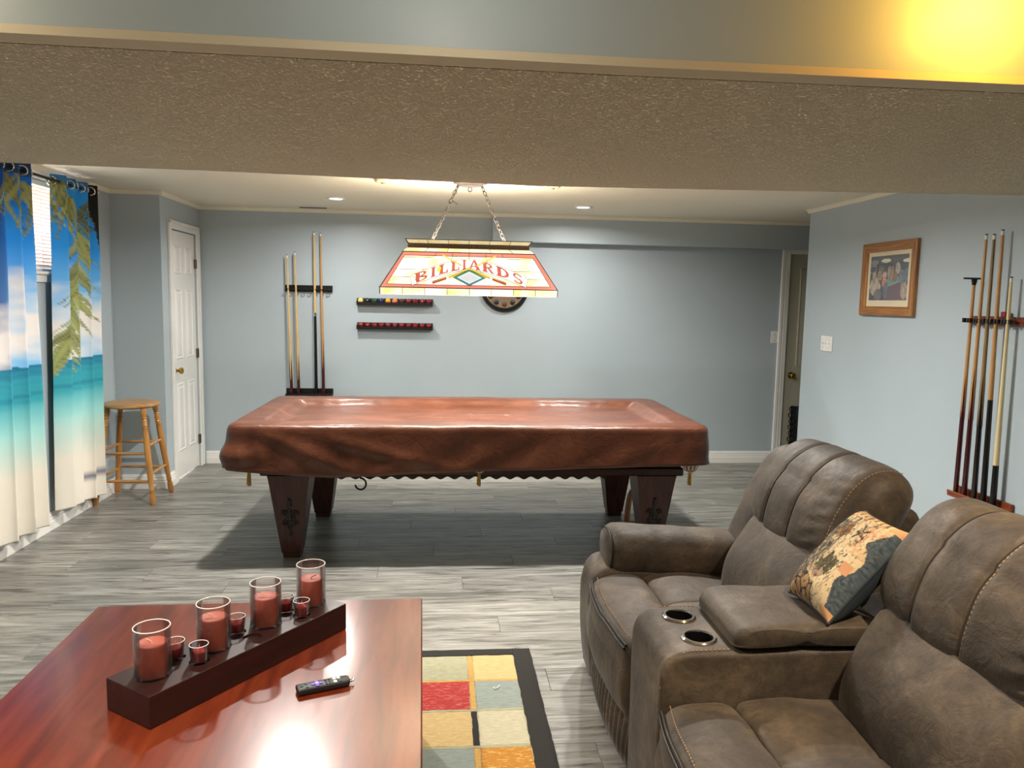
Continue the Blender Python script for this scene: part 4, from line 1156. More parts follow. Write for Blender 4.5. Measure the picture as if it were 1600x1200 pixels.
# ================================================================== CUE RACK ON THE RIGHT WALL
def right_rack():
    t = thing('cue_rack', 'brown wooden cue rack with notched rail on the right wall', 'cue rack', (XR-.02, 3.83, .50))
    wd = wood('rack_mahogany', s(84, 34, 16), s(122, 58, 28), s(150, 84, 44), 'y', 1.4, .35, coat=.3)
    x0 = XR-.018
    MB().box(x0, XR-.0005, 3.61, 4.06, 1.452, 1.502, .005).build('back_plate', wd, t)
    a = MB(); a.box(x0-.03, x0+.001, 3.70, 4.055, 1.468, 1.486, .003); a.build('shelf_rail', wd, t)
    for k in range(7):
        y = 4.035-k*.053
        for sg in (-1, 1):
            MB().lathe([(.001, -.013), (.0095, -.013), (.011, -.008), (.0095, -.002), (.011, .004), (.0095, .012), (.001, .012)], 12, None, (x0-.036, y+sg*.0165, 1.477)).build('peg', 'darkbutt', t)
    b = MB(); b.box(x0-.05, XR-.0005, 3.62, 4.06, .470, .492, .005); b.box(x0-.052, x0-.04, 3.62, 4.06, .488, .505, .004); b.box(x0, XR-.0005, 3.62, 4.06, .47, .53, .004)
    b.build('base_tray', wd, t)
    g = 'cues on the right wall rack'
    X = XR-.047; zb = .493
    cue('bridge stick with black head at the left end of the right wall rack', g, (X, 4.012, zb), (X, 4.004, 1.706), 'burgundy', 'ash', .36, .014, .0085, True, None, True)
    cue('tan cue with long burgundy points, just right of the bridge stick', g, (X, 3.942, zb), (X, 3.938, 1.945), 'burgundy', 'ash', .30, .015, .0075)
    cue('mottled olive cue with dark points in the middle of the right wall rack', g, (X, 3.862, zb), (X, 3.879, 1.940), 'darkbutt', 'olive', .28, .015, .0075)
    cue('tallest tan cue with plain black lower half on the right wall rack', g, (X, 3.790, zb), (X, 3.819, 1.958), 'black', 'ash', .385, .016, .008, False)
    cue('short cream cue with black butt, apart at the right end of the right wall rack', g, (X, 3.716, zb), (X, 3.727, 1.710), 'black', 'cream', .185, .0165, .0075, False)
    c = MB().box(XR-.040, XR-.016, 3.757, 3.792, 1.5025, 1.5285, .002)
    o = c.build('chalk_cube', plain('red_chalk', s(128, 34, 34), .8), None)
    tag(o, 'red chalk cube standing on the right wall cue rack', 'chalk')
right_rack()

# ================================================================== SOFA
def suede():
    m = N('distressed_brown_suede').set(s(80, 69, 56), .58, spec=.4, sheen=.1)
    v = m.coord(); f = m.noise(v, 5, 7, .66, .7); g = m.noise(v, 26, 5, .7, 1.6)
    c = m.ramp(f, [(.28, s(37, 28, 20)), (.45, s(58, 47, 35)), (.58, s(73, 61, 46)), (.74, s(106, 90, 70))])
    c2 = m.ramp(g, [(.34, (.82, .80, .78)), (.5, (1, 1, 1)), (.66, (1.2, 1.18, 1.15))])
    mx = m.new('ShaderNodeMix', data_type='RGBA', blend_type='MULTIPLY'); mx.inputs['Factor'].default_value = 1
    m.link(c, mx.inputs['A']); m.link(c2, mx.inputs['B']); m.link(mx.outputs['Result'], m.bsdf.inputs['Base Color'])
    m.link(m.ramp(f, [(.3, (.7, .7, .7)), (.7, (.5, .5, .5))]), m.bsdf.inputs['Roughness'])
    h = m.noise(v, 14, 6, .65, .5); m.bump(h, .45, .010)
    return m.m
M['suede'] = suede()
M['seam'] = plain('seam_thread', s(44, 36, 28), .8)
M['stitch'] = plain('stitch_thread', s(150, 122, 90), .7)
M['piping'] = plain('dark_piping', s(30, 27, 26), .5)
def loft_y(prof, y0, y1, r, n=48, ny=None, deform=None, cap_r=None):
    """smooth closed (x,z) profile swept along y with rounded ends"""
    P = [Vector((p[0], p[1])) for p in catmull([(x, z, 0) for x, z in prof], n)]
    c = sum(P, Vector((0, 0)))/len(P)
    ys = [];
    k = 7
    for i in range(k+1):
        q = i/k; ys.append((y0+r*(1-math.cos(q*PI/2)), r*(1-math.sin(q*PI/2))))
    m = ny or 14
    for i in range(1, m): ys.append((y0+r+(y1-y0-2*r)*i/m, 0))
    for i in range(k, -1, -1):
        q = i/k; ys.append((y1-r*(1-math.cos(q*PI/2)), r*(1-math.sin(q*PI/2))))
    rings = []
    for y, d in ys:
        ring = []
        for p in P:
            e = p-c; L = e.length; f = max(.25, 1-d/L)
            q = c+e*f; w = (q.x, y, q.y)
            ring.append(deform(*w) if deform else w)
        rings.append(ring)
    return MB().rings(rings)
def dashes(mb, path, r=.0016, on=.007, off=.0055):
    P = [Vector(p) for p in path]; acc = 0; pos = 0
    L = [0]
    for a, b in zip(P[:-1], P[1:]): L.append(L[-1]+(b-a).length)
    def at(d):
        for i in range(len(P)-1):
            if d <= L[i+1]: return P[i].lerp(P[i+1], (d-L[i])/max(1e-9, L[i+1]-L[i]))
        return P[-1]
    d = 0
    while d+on < L[-1]:
        mb.tube([at(d), at(d+on)], r, 5); d += on+off
def surf_path(prof_fn, ys): return [prof_fn(y) for y in ys]
def sofa():
    t = thing('reclining_loveseat', 'brown suede reclining loveseat with a cup-holder console between its two seats', 'sofa', (1.1, 2.1, 0))
    S = 'suede'
    wr = lambda x, y, z, a=.004, sc=9, seed=0: a*noise.noise(Vector((x*sc, y*sc, z*sc+seed)))
    st = MB(); seam = MB()
    def seat(y0, y1, sd):
        yc, hw = (y0+y1)/2, (y1-y0)/2
        bow = lambda y: 1-min(1, ((y-yc)/hw)**2)
        def df(x, y, z):
            f = max(0, min(1, (.80-x)/.22))
            x2 = x-.042*bow(y)*f
            z2 = z+.016*bow(y)*(1 if z > .42 else 0)+wr(x, y, z, .005, 11, sd)*(z > .40)
            return (x2+wr(x, y, z, .003, 8, sd), y, z2)
        fp = [(.610, .330), (.598, .39), (.604, .438), (.635, .468), (.70, .482), (.765, .478), (.797, .452), (.78, .40), (.72, .33)]
        loft_y(fp, y0, y1, .045, 54, 22, df).build('seat_front_roll', S, t, smooth=80)
        rp = [(.80, .36), (.797, .44), (.825, .474), (.92, .483), (1.04, .474), (1.13, .455), (1.16, .40), (1.0, .35)]
        for a, b in ((y0, yc+.012), (yc-.012, y1)):
            def d2(x, y, z, a=a, b=b):
                m_ = 1-min(1, ((y-(a+b)/2)/((b-a)/2))**2)
                return (x, y, z+.010*m_*(z > .44)+wr(x, y, z, .005, 10, sd+3)*(z > .42))
            loft_y(rp, a, b, .028, 40, 12, d2).build('seat_rear_pad', S, t, smooth=80)
        # piping along the front top edge and its stitches
        def fe(y, x=.602, z=.440): return Vector(df(x, y, z))
        ys = np.linspace(y0+.03, y1-.02, 30)
        MB().tube([fe(y)+Vector((-.004, 0, .004)) for y in ys], .0045, 8).build('piping', 'piping', t)
        MB().tube([fe(y, .607, .448)+Vector((-.003, 0, .006)) for y in ys], .004, 8).build('piping', 'piping', t)
        dashes(st, [fe(y, .625, .464)+Vector((0, 0, .004)) for y in ys])
        # front flap and pleated footrest panel
        def dff(x, y, z):
            return (x-.040*bow(y)*max(0, min(1, (z-.05)/.25))*(x < .64)+wr(x, y, z, .004, 9, sd+1), y, z)
        loft_y([(.640, .40), (.608, .398), (.590, .345), (.592, .27), (.606, .225), (.64, .22), (.66, .3)], y0+.008, y1-.01, .03, 42, 18, dff).build('footrest_flap', S, t, smooth=80)
        def dfp(x, y, z):
            p = .0055*math.sin((y+.18*(z-.05))*150+2*noise.noise(Vector((y*6, z*4, sd))))*min(1, max(0, (z-.04)/.05))
            return (x-.022*bow(y)*(x < .66)-(p if x < .64 else 0), y, z)
        loft_y([(.66, .245), (.622, .240), (.612, .17), (.612, .08), (.622, .035), (.66, .03), (.68, .14)], y0+.004, y1-.004, .02, 42, 70, dfp).build('footrest_panel', S, t, smooth=80)
    seat(2.242, 2.858, 1); seat(1.335, 1.902, 5)
    def back(y0, y1, seams, sd):
        yc, hw = (y0+y1)/2, (y1-y0)/2
        bow = lambda y: 1-min(1, ((y-yc)/hw)**2)
        # outer shell
        loft_y([(1.17, .30), (1.20, .52), (1.28, .74), (1.38, .88), (1.45, .905), (1.52, .88), (1.54, .70), (1.52, .30), (1.35, .26)], y0+.05, y1-.01, .03, 54, 12).build('back_shell', S, t, smooth=80)
        # lumbar cushion
        def dl(x, y, z):
            b = bow(y); f = max(0, min(1, (1.26-x)/.14))
            return (x-.028*b*f+wr(x, y, z, .006, 7, sd), y, z+wr(x, y, z, .006, 6, sd+2))
        loft_y([(1.13, .425), (1.088, .445), (1.082, .52), (1.108, .62), (1.165, .715), (1.235, .790), (1.30, .795), (1.33, .70), (1.27, .52), (1.19, .42)], y0+.035, y1-.055, .075, 60, 20, dl).build('lumbar_cushion', S, t, smooth=80)
        # head cushion with a lower edge that dips in the middle
        prof = [(1.27, .742), (1.222, .745), (1.200, .790), (1.222, .868), (1.272, .950), (1.330, 1.012), (1.395, 1.034), (1.455, 1.016), (1.49, .95), (1.44, .83), (1.35, .75)]
        def dh(x, y, z):
            b = bow(y)
            low = max(0, min(1, (.90-z)/.16)); f = max(0, min(1, (1.40-x)/.17))
            z2 = z-.062*b*low+.010*b*(z > .95)
            x2 = x-.030*b*f
            g = abs(y-yc)/hw
            for ys_, am in ((seams[0], .008), (seams[1], .008), (y0+.055, .003)):
                q = math.exp(-((y-ys_)/.012)**2); x2 += am*q*f; z2 -= am*q*max(0, min(1, (z-.93)/.08))
            gat = math.exp(-((y-(y0+.12))/.05)**2)*.004*math.sin(z*170+y*30)*f     # gathers near one side seam
            return (x2+wr(x, y, z, .006, 7, sd+4)+gat, y, z2+wr(x, y, z, .004, 8, sd+6))
        loft_y(prof, y0, y1, .085, 77, 60, dh).build('head_cushion', S, t, smooth=80)
        # stitched seams over the head cushion
        cp = catmull([(x, z, 0) for x, z in prof], 154)
        face = [(p.x, p.y) for p in cp]
        i0 = min(range(len(face)), key=lambda i: (face[i][0]-1.21)**2+(face[i][1]-.76)**2)
        seq = [face[(i0+k) % len(face)] for k in range(0, 78)]
        if seq[20][1] < .75: seq = [face[(i0-k) % len(face)] for k in range(0, 78)]
        for ys_, dash in ((seams[0], False), (seams[1], True), (y0+.055, None)):
            path = [Vector(dh(x, ys_, z)) for x, z in seq if z > .755 and x < 1.45]
            path = [p+Vector((-.0015, 0, .0012)) for p in path]
            if dash is not None: MB().tube(path, .0020, 5).build('seam', 'seam', t)
            if dash or dash is None: dashes(st, [p+Vector((0, -.008, .001)) for p in path], .0013)
    back(2.165, 2.815, (2.625, 2.435), 1); back(1.25, 1.95, (1.745, 1.562), 9)
    # side bolsters of the backs, beyond the head cushions
    for y0, y1 in ((2.80, 3.03), (1.055, 1.265)):
        def db(x, y, z): return (x+wr(x, y, z, .006, 8, 21), y, z+wr(x, y, z, .004, 8, 22))
        loft_y([(1.20, .42), (1.175, .50), (1.195, .62), (1.262, .78), (1.345, .925), (1.415, .972), (1.49, .955), (1.54, .86), (1.53, .55), (1.40, .40)], y0, y1, .07, 60, 10, db).build('back_wing', S, t, smooth=80)
    # arms: padded roll on an upholstered base
    for y0, y1, sg, nm in ((2.842, 3.105, 1, 'far'), (1.065, 1.322, -1, 'near')):
        yc = (y0+y1)/2
        loft_y([(.630, .030), (.616, .050), (.604, .16), (.598, .30), (.604, .40), (.630, .470), (.70, .497), (.95, .50), (1.25, .50), (1.48, .49), (1.53, .42), (1.54, .25), (1.53, .06), (1.48, .03), (1.1, .03), (.75, .03)], y0+.02, y1, .045, 66, 8, lambda x, y, z: (x+wr(x, y, z, .003, 8, 31), y, z)).build('arm_base', S, t, smooth=60)
        # roll runs along x
        prof = []
        rings = []
        xs = np.linspace(0, 1, 40)
        for q in xs:
            x = .672+.60*q
            e = 1-max(0, (.10-q)/.10)**2*.32 - max(0, (q-.93)/.07)**2*.25
            zc = .545-.040*q; rz = .098*e; ry = .128*e
            ring = []
            for k in range(32):
                a = 2*PI*k/32
                cx_, sn = math.cos(a), math.sin(a)
                yy = yc+ry*math.copysign(abs(cx_)**.8, cx_); zz = zc+rz*math.copysign(abs(sn)**.85, sn)
                p = .0035*math.sin(a*26)*math.exp(-((q-.06)/.06)**2)
                ring.append((x+wr(x, yy, zz, .003, 9), yy+p*cx_+wr(x, yy, zz, .006, 8, 41), zz+p*sn+wr(x, yy, zz, .006, 8, 42)))
            rings.append(ring)
        MB().rings(rings).build('arm_pad', S, t, smooth=80)
        f = [Vector(p) for p in rings[1]]
        MB().tube([p+Vector((-.004, 0, 0)) for p in f], .0040, 6, True).build('piping', 'piping', t)
    # console
    y0, y1 = 1.908, 2.236
    body = loft_y([(.618, .03), (.602, .05), (.600, .30), (.600, .50), (.606, .555), (.628, .588), (.672, .603), (.80, .605), (1.0, .605), (1.22, .603), (1.24, .58), (1.24, .06), (1.22, .03), (.9, .03)], y0, y1, .022, 70, 8)
    console = body.build('console', S, t, smooth=50)
    cups = [(.722, 2.146), (.732, 1.998)]
    for cx, cy in cups: boolean_cut(console, MB().lathe([(.001, .51), (.040, .51), (.040, .70), (.001, .70)], 32, None, (cx, cy, 0)))
    console.data.shade_smooth(); console.data.set_sharp_from_angle(angle=math.radians(40))
    for cx, cy in cups:
        h = MB().lathe([(.0385, .603), (.0385, .608), (.040, .611), (.046, .611), (.050, .6075), (.050, .605), (.0395, .603)], 36, None, (cx, cy, 0), True).build('cup_holder', 'chrome', t)
        w = MB().lathe([(.001, .515), (.037, .515), (.0392, .52), (.0392, .607), (.0382, .607), (.0378, .523), (.001, .520)], 32, None, (cx, cy, 0)).build('well', 'black', h)
    loft_y([(.822, .612), (.803, .622), (.806, .648), (.835, .668), (.92, .674), (1.10, .672), (1.23, .664), (1.255, .64), (1.24, .612), (1.0, .610)], y0-.006, y1-.012, .03, 60, 10, lambda x, y, z: (x+wr(x, y, z, .002, 8), y, z+wr(x, y, z, .004, 7, 51))).build('console_lid', S, t, smooth=70)
    dashes(st, [(.83, y0+.010, .652)]+[(x, y0+.004, .664) for x in np.linspace(.86, 1.2, 6)], .0018)
    MB().tube([(.825, y0+.002, .640)]+[(x, y0-.004, .656) for x in np.linspace(.85, 1.2, 6)], .0016, 5).build('seam', 'seam', t)
    dashes(st, [(.602, y0+.012, .50), (.612, y0+.012, .56), (.64, y0+.013, .592), (.68, y0+.014, .6045), (.80, y0+.015, .606)], .0018)
    dashes(st, [(.602, y1-.012, .50), (.612, y1-.012, .56), (.64, y1-.013, .592), (.68, y1-.014, .6045), (.80, y1-.015, .606)], .0018)
    loft_y([(1.26, .58), (1.30, .66), (1.36, .76), (1.42, .815), (1.50, .815), (1.55, .77), (1.55, .4), (1.3, .4)], 1.935, 2.215, .04, 48, 8).build('console_back', S, t, smooth=80)
    bp = MB().box(1.44, 1.60, 1.10, 3.06, .05, .78, .03).build('rear_panel', S, t)
    fb = MB(); 
    MB().box(.70, 1.50, 1.10, 3.07, .05, .30, .01).build('underframe', 'black', t)
    for x in (.72, 1.50):
        for y in (1.12, 2.07, 3.03): MB().lathe([(.001, .0005), (.022, .0005), (.026, .012), (.024, .055), (.001, .055)], 14, None, (x, y, 0)).build('foot', 'black', t)
    o = st.build('stitching', 'stitch', t); o['kind'] = 'stuff'
sofa()
def throw_pillow():
    # square pillow stood on the console lid, leaning on the seat backs
    A = Vector((1.055, 2.135, .684)); B = Vector((1.055, 1.895, .678)); Cc = Vector((1.285, 2.135, .925)); D = Vector((1.305, 1.940, .920))
    U = ((B-A)+(D-Cc))*.5; V = ((Cc-A)+(D-B))*.5; O = (A+B+Cc+D)/4
    nrm = U.cross(V).normalized()
    if nrm.x > 0: nrm = -nrm
    t = thing('throw_pillow', 'tapestry throw pillow of an angler by a stream, with navy back, on the console', 'pillow', tuple(O))
    n = 130
    def pos(u, v, side):
        a, b = 2*u-1, 2*v-1
        e = (max(0, 1-a**4))**.55*(max(0, 1-b**4))**.55
        th = .068*e*side
        pin = 1-.06*(1-abs(b)**3)*abs(a)**4, 1-.06*(1-abs(a)**3)*abs(b)**4
        return O+U*(a/2*pin[0])+V*(b/2*pin[1])+nrm*(th+.004*e*noise.noise(Vector((u*7, v*7, side*3))))
    CR, TAN, NAV, OLV, DK, OR = s(212, 190, 154), s(180, 150, 114), s(44, 54, 62), s(92, 92, 56), s(44, 40, 36), s(190, 126, 84)
    def blob(u, v, cu, cv, ru, rv): return 1-((u-cu)/ru)**2-((v-cv)/rv)**2
    def cellc(u, v, sc):
        i, j = math.floor(u*sc), math.floor(v*sc); bd = 9; b2 = 9; bid = 0
        for di in (-1, 0, 1):
            for dj in (-1, 0, 1):
                h = math.sin((i+di)*127.1+(j+dj)*311.7)*43758.5; fx = h-math.floor(h); h2 = math.sin((i+di)*269.5+(j+dj)*183.3)*43758.5; fy = h2-math.floor(h2)
                d = math.hypot(i+di+fx-u*sc, j+dj+fy-v*sc)
                if d < bd: b2 = bd; bd = d; bid = fx
                elif d < b2: b2 = d
        return b2-bd, bid
    def col(u, v):
        # u 0 = far edge, 1 = near (camera) edge; v 0 = bottom
        n1 = fbm(u*6, v*6, 3); n2 = fbm(u*16, v*16, 7)
        c = mixc(CR, TAN, .5+n1*1.4)
        if v < .72 and u > .45: c = mixc(c, s(216, 198, 158), .5+n2)
        # boat, rocks
        e, bid = cellc(u+.02*n2, v, 8.5)
        if v+.30*u+.10*n1 < .34 and u < .62: c = mixc(s(206, 164, 116), s(150, 116, 76), bid) if e > .13 else DK
        # angler and gear (dark scribbles)
        if u < .40 and .16 < v < .80:
            d = n2*1.6+.42-abs(u-.20-.10*(v-.3))*2.4
            if d > .14: c = mixc(DK, s(120, 112, 96), .5+1.6*fbm(u*26, v*20, 5))
        if blob(u, v, .40, .55, .10, .11) > 0:
            c = s(206, 184, 148) if abs(math.sin((u*1.1+v)*70)) > .25 else s(110, 92, 70)
        if blob(u, v, .38, .70, .12, .10)+n2 > .2: c = mixc(s(70, 54, 34), s(150, 110, 62), .5+n2*2)
        if blob(u, v, .58, .36, .17, .12)+n2*1.2 > .15: c = mixc(OLV, s(60, 44, 36), .5+2.2*fbm(u*30, v*30, 2))
        if blob(u, v, .55, .26, .13, .06)+n2 > .3: c = mixc(s(96, 48, 44), CR, .4+2*n2)
        for q in range(4):                      # reeds
            if abs((v-.72)-(u-.62-.03*q)*(1.6-q*.9)) < .014 and .58 < u < .76 and .66 < v < .84: c = s(44, 58, 48)
        if v > .88: 
            c = mixc(s(214, 176, 128), s(120, 90, 60), 1 if abs(math.sin(u*30+v*20))*(v > .90) > .8 else .0)
        if u > .66 and .55 < v < .85 and n2 > .02: c = mixc(c, OR, .6)
        if .06 < u < .42 and .14 < v < .88 and fbm(u*7, v*5, 12) > -.02: c = mixc(s(58, 52, 46), s(150, 138, 114), .45+2.4*fbm(u*24, v*24, 6))
        if u < .8 and abs(fbm(u*8, v*8, 2)) < .030: c = mixc(DK, c, .2)
        if u < .9: c = mixc(c, DK, max(0, fbm(u*34, v*34, 4)*3.2-.45)); c = mixc(c, s(236, 214, 170), max(0, fbm(u*28, v*28, 8)*2.2-.5))
        edge = .90+.08*n1+.04*math.sin(v*16)-.10*max(0, .4-v)
        if u > edge: c = mixc(NAV, s(86, 96, 98), .45+1.6*fbm(u*40, v*40, 9))
        if (u > .86 and v > .90) or (u > .84 and v < .07): c = s(202, 150, 106)
        if u > .80 and abs(v-.42) < .05 and u < .92: c = s(196, 142, 104)
        return c
    vs = []; cols = []
    for side in (1, -1):
        for j in range(n):
            for i in range(n):
                u, v = i/(n-1), j/(n-1); vs.append(tuple(pos(u, v, side)))
                cols.append((*(col(u, v) if side == 1 else s(34, 42, 48)), 1))
    f1 = [(j*n+i, j*n+i+1, (j+1)*n+i+1, (j+1)*n+i) for j in range(n-1) for i in range(n-1)]
    mb = MB(); mb.v = vs[:n*n]; mb.f = f1; mb.col = cols[:n*n]
    mb.build('tapestry_front', vcol('tapestry', .9, .5, 700), t, smooth=80, recalc=False)
    mb = MB(); mb.v = vs[n*n:]; mb.f = [q[::-1] for q in f1]
    mb.build('navy_back', plain('navy_cotton', s(34, 42, 48), .9, bump=.3, scale=400), t, smooth=80, recalc=False)
    w = [pos(q, 0, 0) for q in np.linspace(0, 1, 20)]+[pos(1, q, 0) for q in np.linspace(0, 1, 20)]+[pos(1-q, 1, 0) for q in np.linspace(0, 1, 20)]+[pos(0, 1-q, 0) for q in np.linspace(0, 1, 20)]
    MB().tube(w, .0035, 6, True).build('piping', plain('navy_piping', s(40, 46, 52), .8), t)
throw_pillow()

# ================================================================== RUG
def rug():
    z = .012
    x0, x1, y0, y1 = -1.25, .405, .75, 3.205
    t = thing('area_rug', 'patchwork area rug with black border beside the coffee table', 'rug', (-.4, 2.0, 0))
    def yarn(n, c, str_=None):
        m = N(n).set(c, .95)
        v = m.coord((30, 150, 9)); f = m.noise(v, 1.0, 4, .7, .5); g = m.noise(m.coord(), 300, 2)
        a = tuple(q*.78 for q in c); b = tuple(min(1, q*1.18) for q in c)
        if str_: m.link(m.ramp(f, [(.40, c), (.54, c), (.62, str_)]), m.bsdf.inputs['Base Color'])
        else: m.link(m.ramp(f, [(.3, a), (.5, c), (.7, b)]), m.bsdf.inputs['Base Color'])
        m.bump(f, .6, .004); return m.m
    Y = {'black': yarn('black_yarn', s(30, 27, 24)), 'sage': yarn('sage_yarn', s(158, 156, 128)), 'gold': yarn('gold_yarn', s(190, 165, 114)), 'blue': yarn('blue_yarn', s(132, 142, 136)),
         'red': yarn('red_yarn', s(158, 40, 38), s(196, 110, 96)), 'cream': yarn('cream_yarn', s(178, 172, 146)), 'orange': yarn('orange_yarn', s(172, 116, 34), s(206, 176, 112)), 'ochre': yarn('ochre_yarn', s(186, 148, 80))}
    MB().box(x0+.01, x1-.01, y0+.01, y1-.01, .0012, .008).build('backing', Y['cream'], t)
    def ragged(x0, x1, y0, y1, h, mat, name):
        n = max(6, int((x1-x0)/.03)); m = max(6, int((y1-y0)/.025)); rg = lambda a, b: .0035*noise.noise(Vector((a*45, b*45, 1)))
        top = [(x0+(x1-x0)*i/n+0, y0+rg(x0+i, y0)) for i in range(n)]+[(x1+rg(x1, y0+j), y0+(y1-y0)*j/m) for j in range(m)]+[(x1-(x1-x0)*i/n, y1+rg(x1+i, y1)) for i in range(n)]+[(x0+rg(x0, y1+j), y1-(y1-y0)*j/m) for j in range(m)]
        cx, cy = (x0+x1)/2, (y0+y1)/2
        rr = [[(x, y, .0082) for x, y in top], [(x, y, h-.002) for x, y in top], [(x-math.copysign(.003, x-cx), y-math.copysign(.003, y-cy), h) for x, y in top]]
        MB().rings(rr).build(name, mat, t, smooth=0)
    bw = .078
    ragged(x1-bw, x1, y0, y1, z+.001, Y['black'], 'border'); ragged(x0, x0+bw, y0, y1, z+.001, Y['black'], 'border')
    ragged(x0+bw, x1-bw, y1-.058, y1, z+.001, Y['black'], 'border'); ragged(x0+bw, x1-bw, y0, y0+.058, z+.001, Y['black'], 'border')
    rows = [(2.935, 3.146), (2.712, 2.932), (2.475, 2.700), (2.24, 2.465), (2.01, 2.232), (1.78, 2.0), (1.55, 1.772), (1.32, 1.54), (1.09, 1.312), (.81, 1.08)]
    right = ['gold', 'blue', 'cream', 'orange', 'sage', 'gold', 'red', 'blue', 'cream', 'gold']
    mid = ['sage', 'red', 'gold', 'blue', 'cream', 'orange', 'sage', 'gold', 'red', 'blue']
    for (a, b), r, m_ in zip(rows, right, mid):
        ragged(.150, x1-bw-.002, a, b, z, Y[r], 'patch'); ragged(-.10, .126, a, b, z, Y[m_], 'patch')
        ragged(-.37, -.124, a, b, z, Y[right[(rows.index((a, b))+3) % 10]], 'patch')
        ragged(.1275, .1485, a, b, z-.0005, Y['black' if m_ in ('gold',) else 'ochre'], 'strip')
        ragged(-.1225, -.1015, a, b, z-.0005, Y['ochre'], 'strip')
    for (a, b) in rows: ragged(-.37, x1-bw-.002, a-.0150, a+.0035, z+.0006, Y['ochre' if a > 2.9 else 'sage'], 'strip')
    o = MB().tube([(.222, 2.865, .0155), (.226, 2.852, .0155), (.236, 2.856, .0155), (.246, 2.873, .0155), (.247, 2.878, .0155)], .0022, 6).build('paper_scrap', 'plastic')
    tag(o, 'tiny white scrap lying on the blue patch of the rug', 'scrap')
rug()

# ================================================================== COFFEE TABLE AND WHAT STANDS ON IT
M['cherry'] = None
def cherry():
    m = N('polished_cherry').set(s(110, 48, 28), .30, coat=1, coat_rough=.15, spec=.5)
    v = m.coord((14, 1.6, 4)); f = m.noise(v, 1.6, 5, .6, .5)
    st = m.new('ShaderNodeTexVoronoi'); st.inputs['Scale'].default_value = 1; st.feature = 'F1'; st.distance = 'CHEBYCHEV'
    m.link(m.coord((10, .5, 1)), st.inputs['Vector'])
    c = m.ramp(f, [(.3, s(88, 30, 13)), (.5, s(114, 43, 20)), (.72, s(132, 57, 28))])
    sp = m.new('ShaderNodeSeparateColor'); m.link(st.outputs['Color'], sp.inputs[0])
    c2 = m.ramp(sp.outputs[0], [(0, (.84, .82, .8)), (1, (1.12, 1.1, 1.08))])
    mx = m.new('ShaderNodeMix', data_type='RGBA', blend_type='MULTIPLY'); mx.inputs['Factor'].default_value = 1
    m.link(c, mx.inputs['A']); m.link(c2, mx.inputs['B']); m.link(mx.outputs['Result'], m.bsdf.inputs['Base Color'])
    return m.m
M['cherry'] = cherry()
TZ = .46
def coffee_table():
    a = math.radians(1.35)
    t = thing('coffee_table', 'large polished cherry coffee table holding a candle tray', 'coffee table', (-.600, 2.10, 0), (0, 0, a), world=False)
    hw, hd = .5575, .575
    MB().box(-hw, hw, -hd, hd, TZ-.035, TZ, .004).build('tabletop', 'cherry', t)
    dk = wood('dark_cherry', s(52, 20, 12), s(72, 30, 18), s(86, 40, 24), 'z', 1.2, .35, coat=.3)
    ap = MB(); ap.box(-hw+.05, hw-.05, -hd+.05, -hd+.075, TZ-.12, TZ-.0355, .003); ap.box(-hw+.05, hw-.05, hd-.075, hd-.05, TZ-.12, TZ-.0355, .003)
    ap.box(-hw+.05, -hw+.075, -hd+.07, hd-.07, TZ-.12, TZ-.0355, .003); ap.box(hw-.075, hw-.05, -hd+.07, hd-.07, TZ-.12, TZ-.0355, .003)
    ap.build('apron', dk, t)
    for sx in (-1, 1):
        for sy in (-1, 1): MB().box(sx*(hw-.075)-.035, sx*(hw-.075)+.035, sy*(hd-.075)-.035, sy*(hd-.075)+.035, .0135, TZ-.0355, .004).build('leg', dk, t)
    MB().box(-hw+.06, hw-.06, -hd+.06, hd-.06, .12, .14, .003).build('shelf', dk, t)
coffee_table()
TA2 = math.atan2(.569, .412)
TO = Vector((-.709, 1.866, TZ+.0006)); EX = Vector((math.cos(TA2), math.sin(TA2), 0)); EY = Vector((-math.sin(TA2), math.cos(TA2), 0))
TL, TW, TH = .702, .180, .086
def tray():
    t = thing('candle_tray', 'long dark wooden candle tray set diagonally on the coffee table', 'candle tray', tuple(TO), (0, 0, TA2), world=False)
    dm = wood('dark_tray_wood', s(30, 9, 6), s(42, 13, 9), s(56, 20, 13), 'x', 1.4, .42, coat=.15)
    b = MB().box(0, TL, 0, TW, 0, TH, .0015).build('tray_body', dm, t)
    ps = []
    for c in BIG:
        q = Vector((c[0], c[1], 0))-TO; ps.append((q.dot(EX), q.dot(EY), .047))
    for c in SMALL+[EMPTY]:
        q = Vector((c[0], c[1], 0))-TO; ps.append((q.dot(EX), q.dot(EY), .0265))
    for x, y, r in ps: boolean_cut(b, MB().lathe([(.001, TH-.006), (r, TH-.006), (r, TH+.05), (.001, TH+.05)], 36, None, (x, y, 0)))
    b.data.shade_smooth(); b.data.set_sharp_from_angle(angle=math.radians(30))
BIG = [(-.742, 1.986), (-.630, 2.138), (-.520, 2.290), (-.411, 2.446)]
SMALL = [(-.716, 2.078), (-.645, 2.052), (-.592, 2.234), (-.480, 2.384), (-.424, 2.346)]
EMPTY = (-.538, 2.195)
tray()
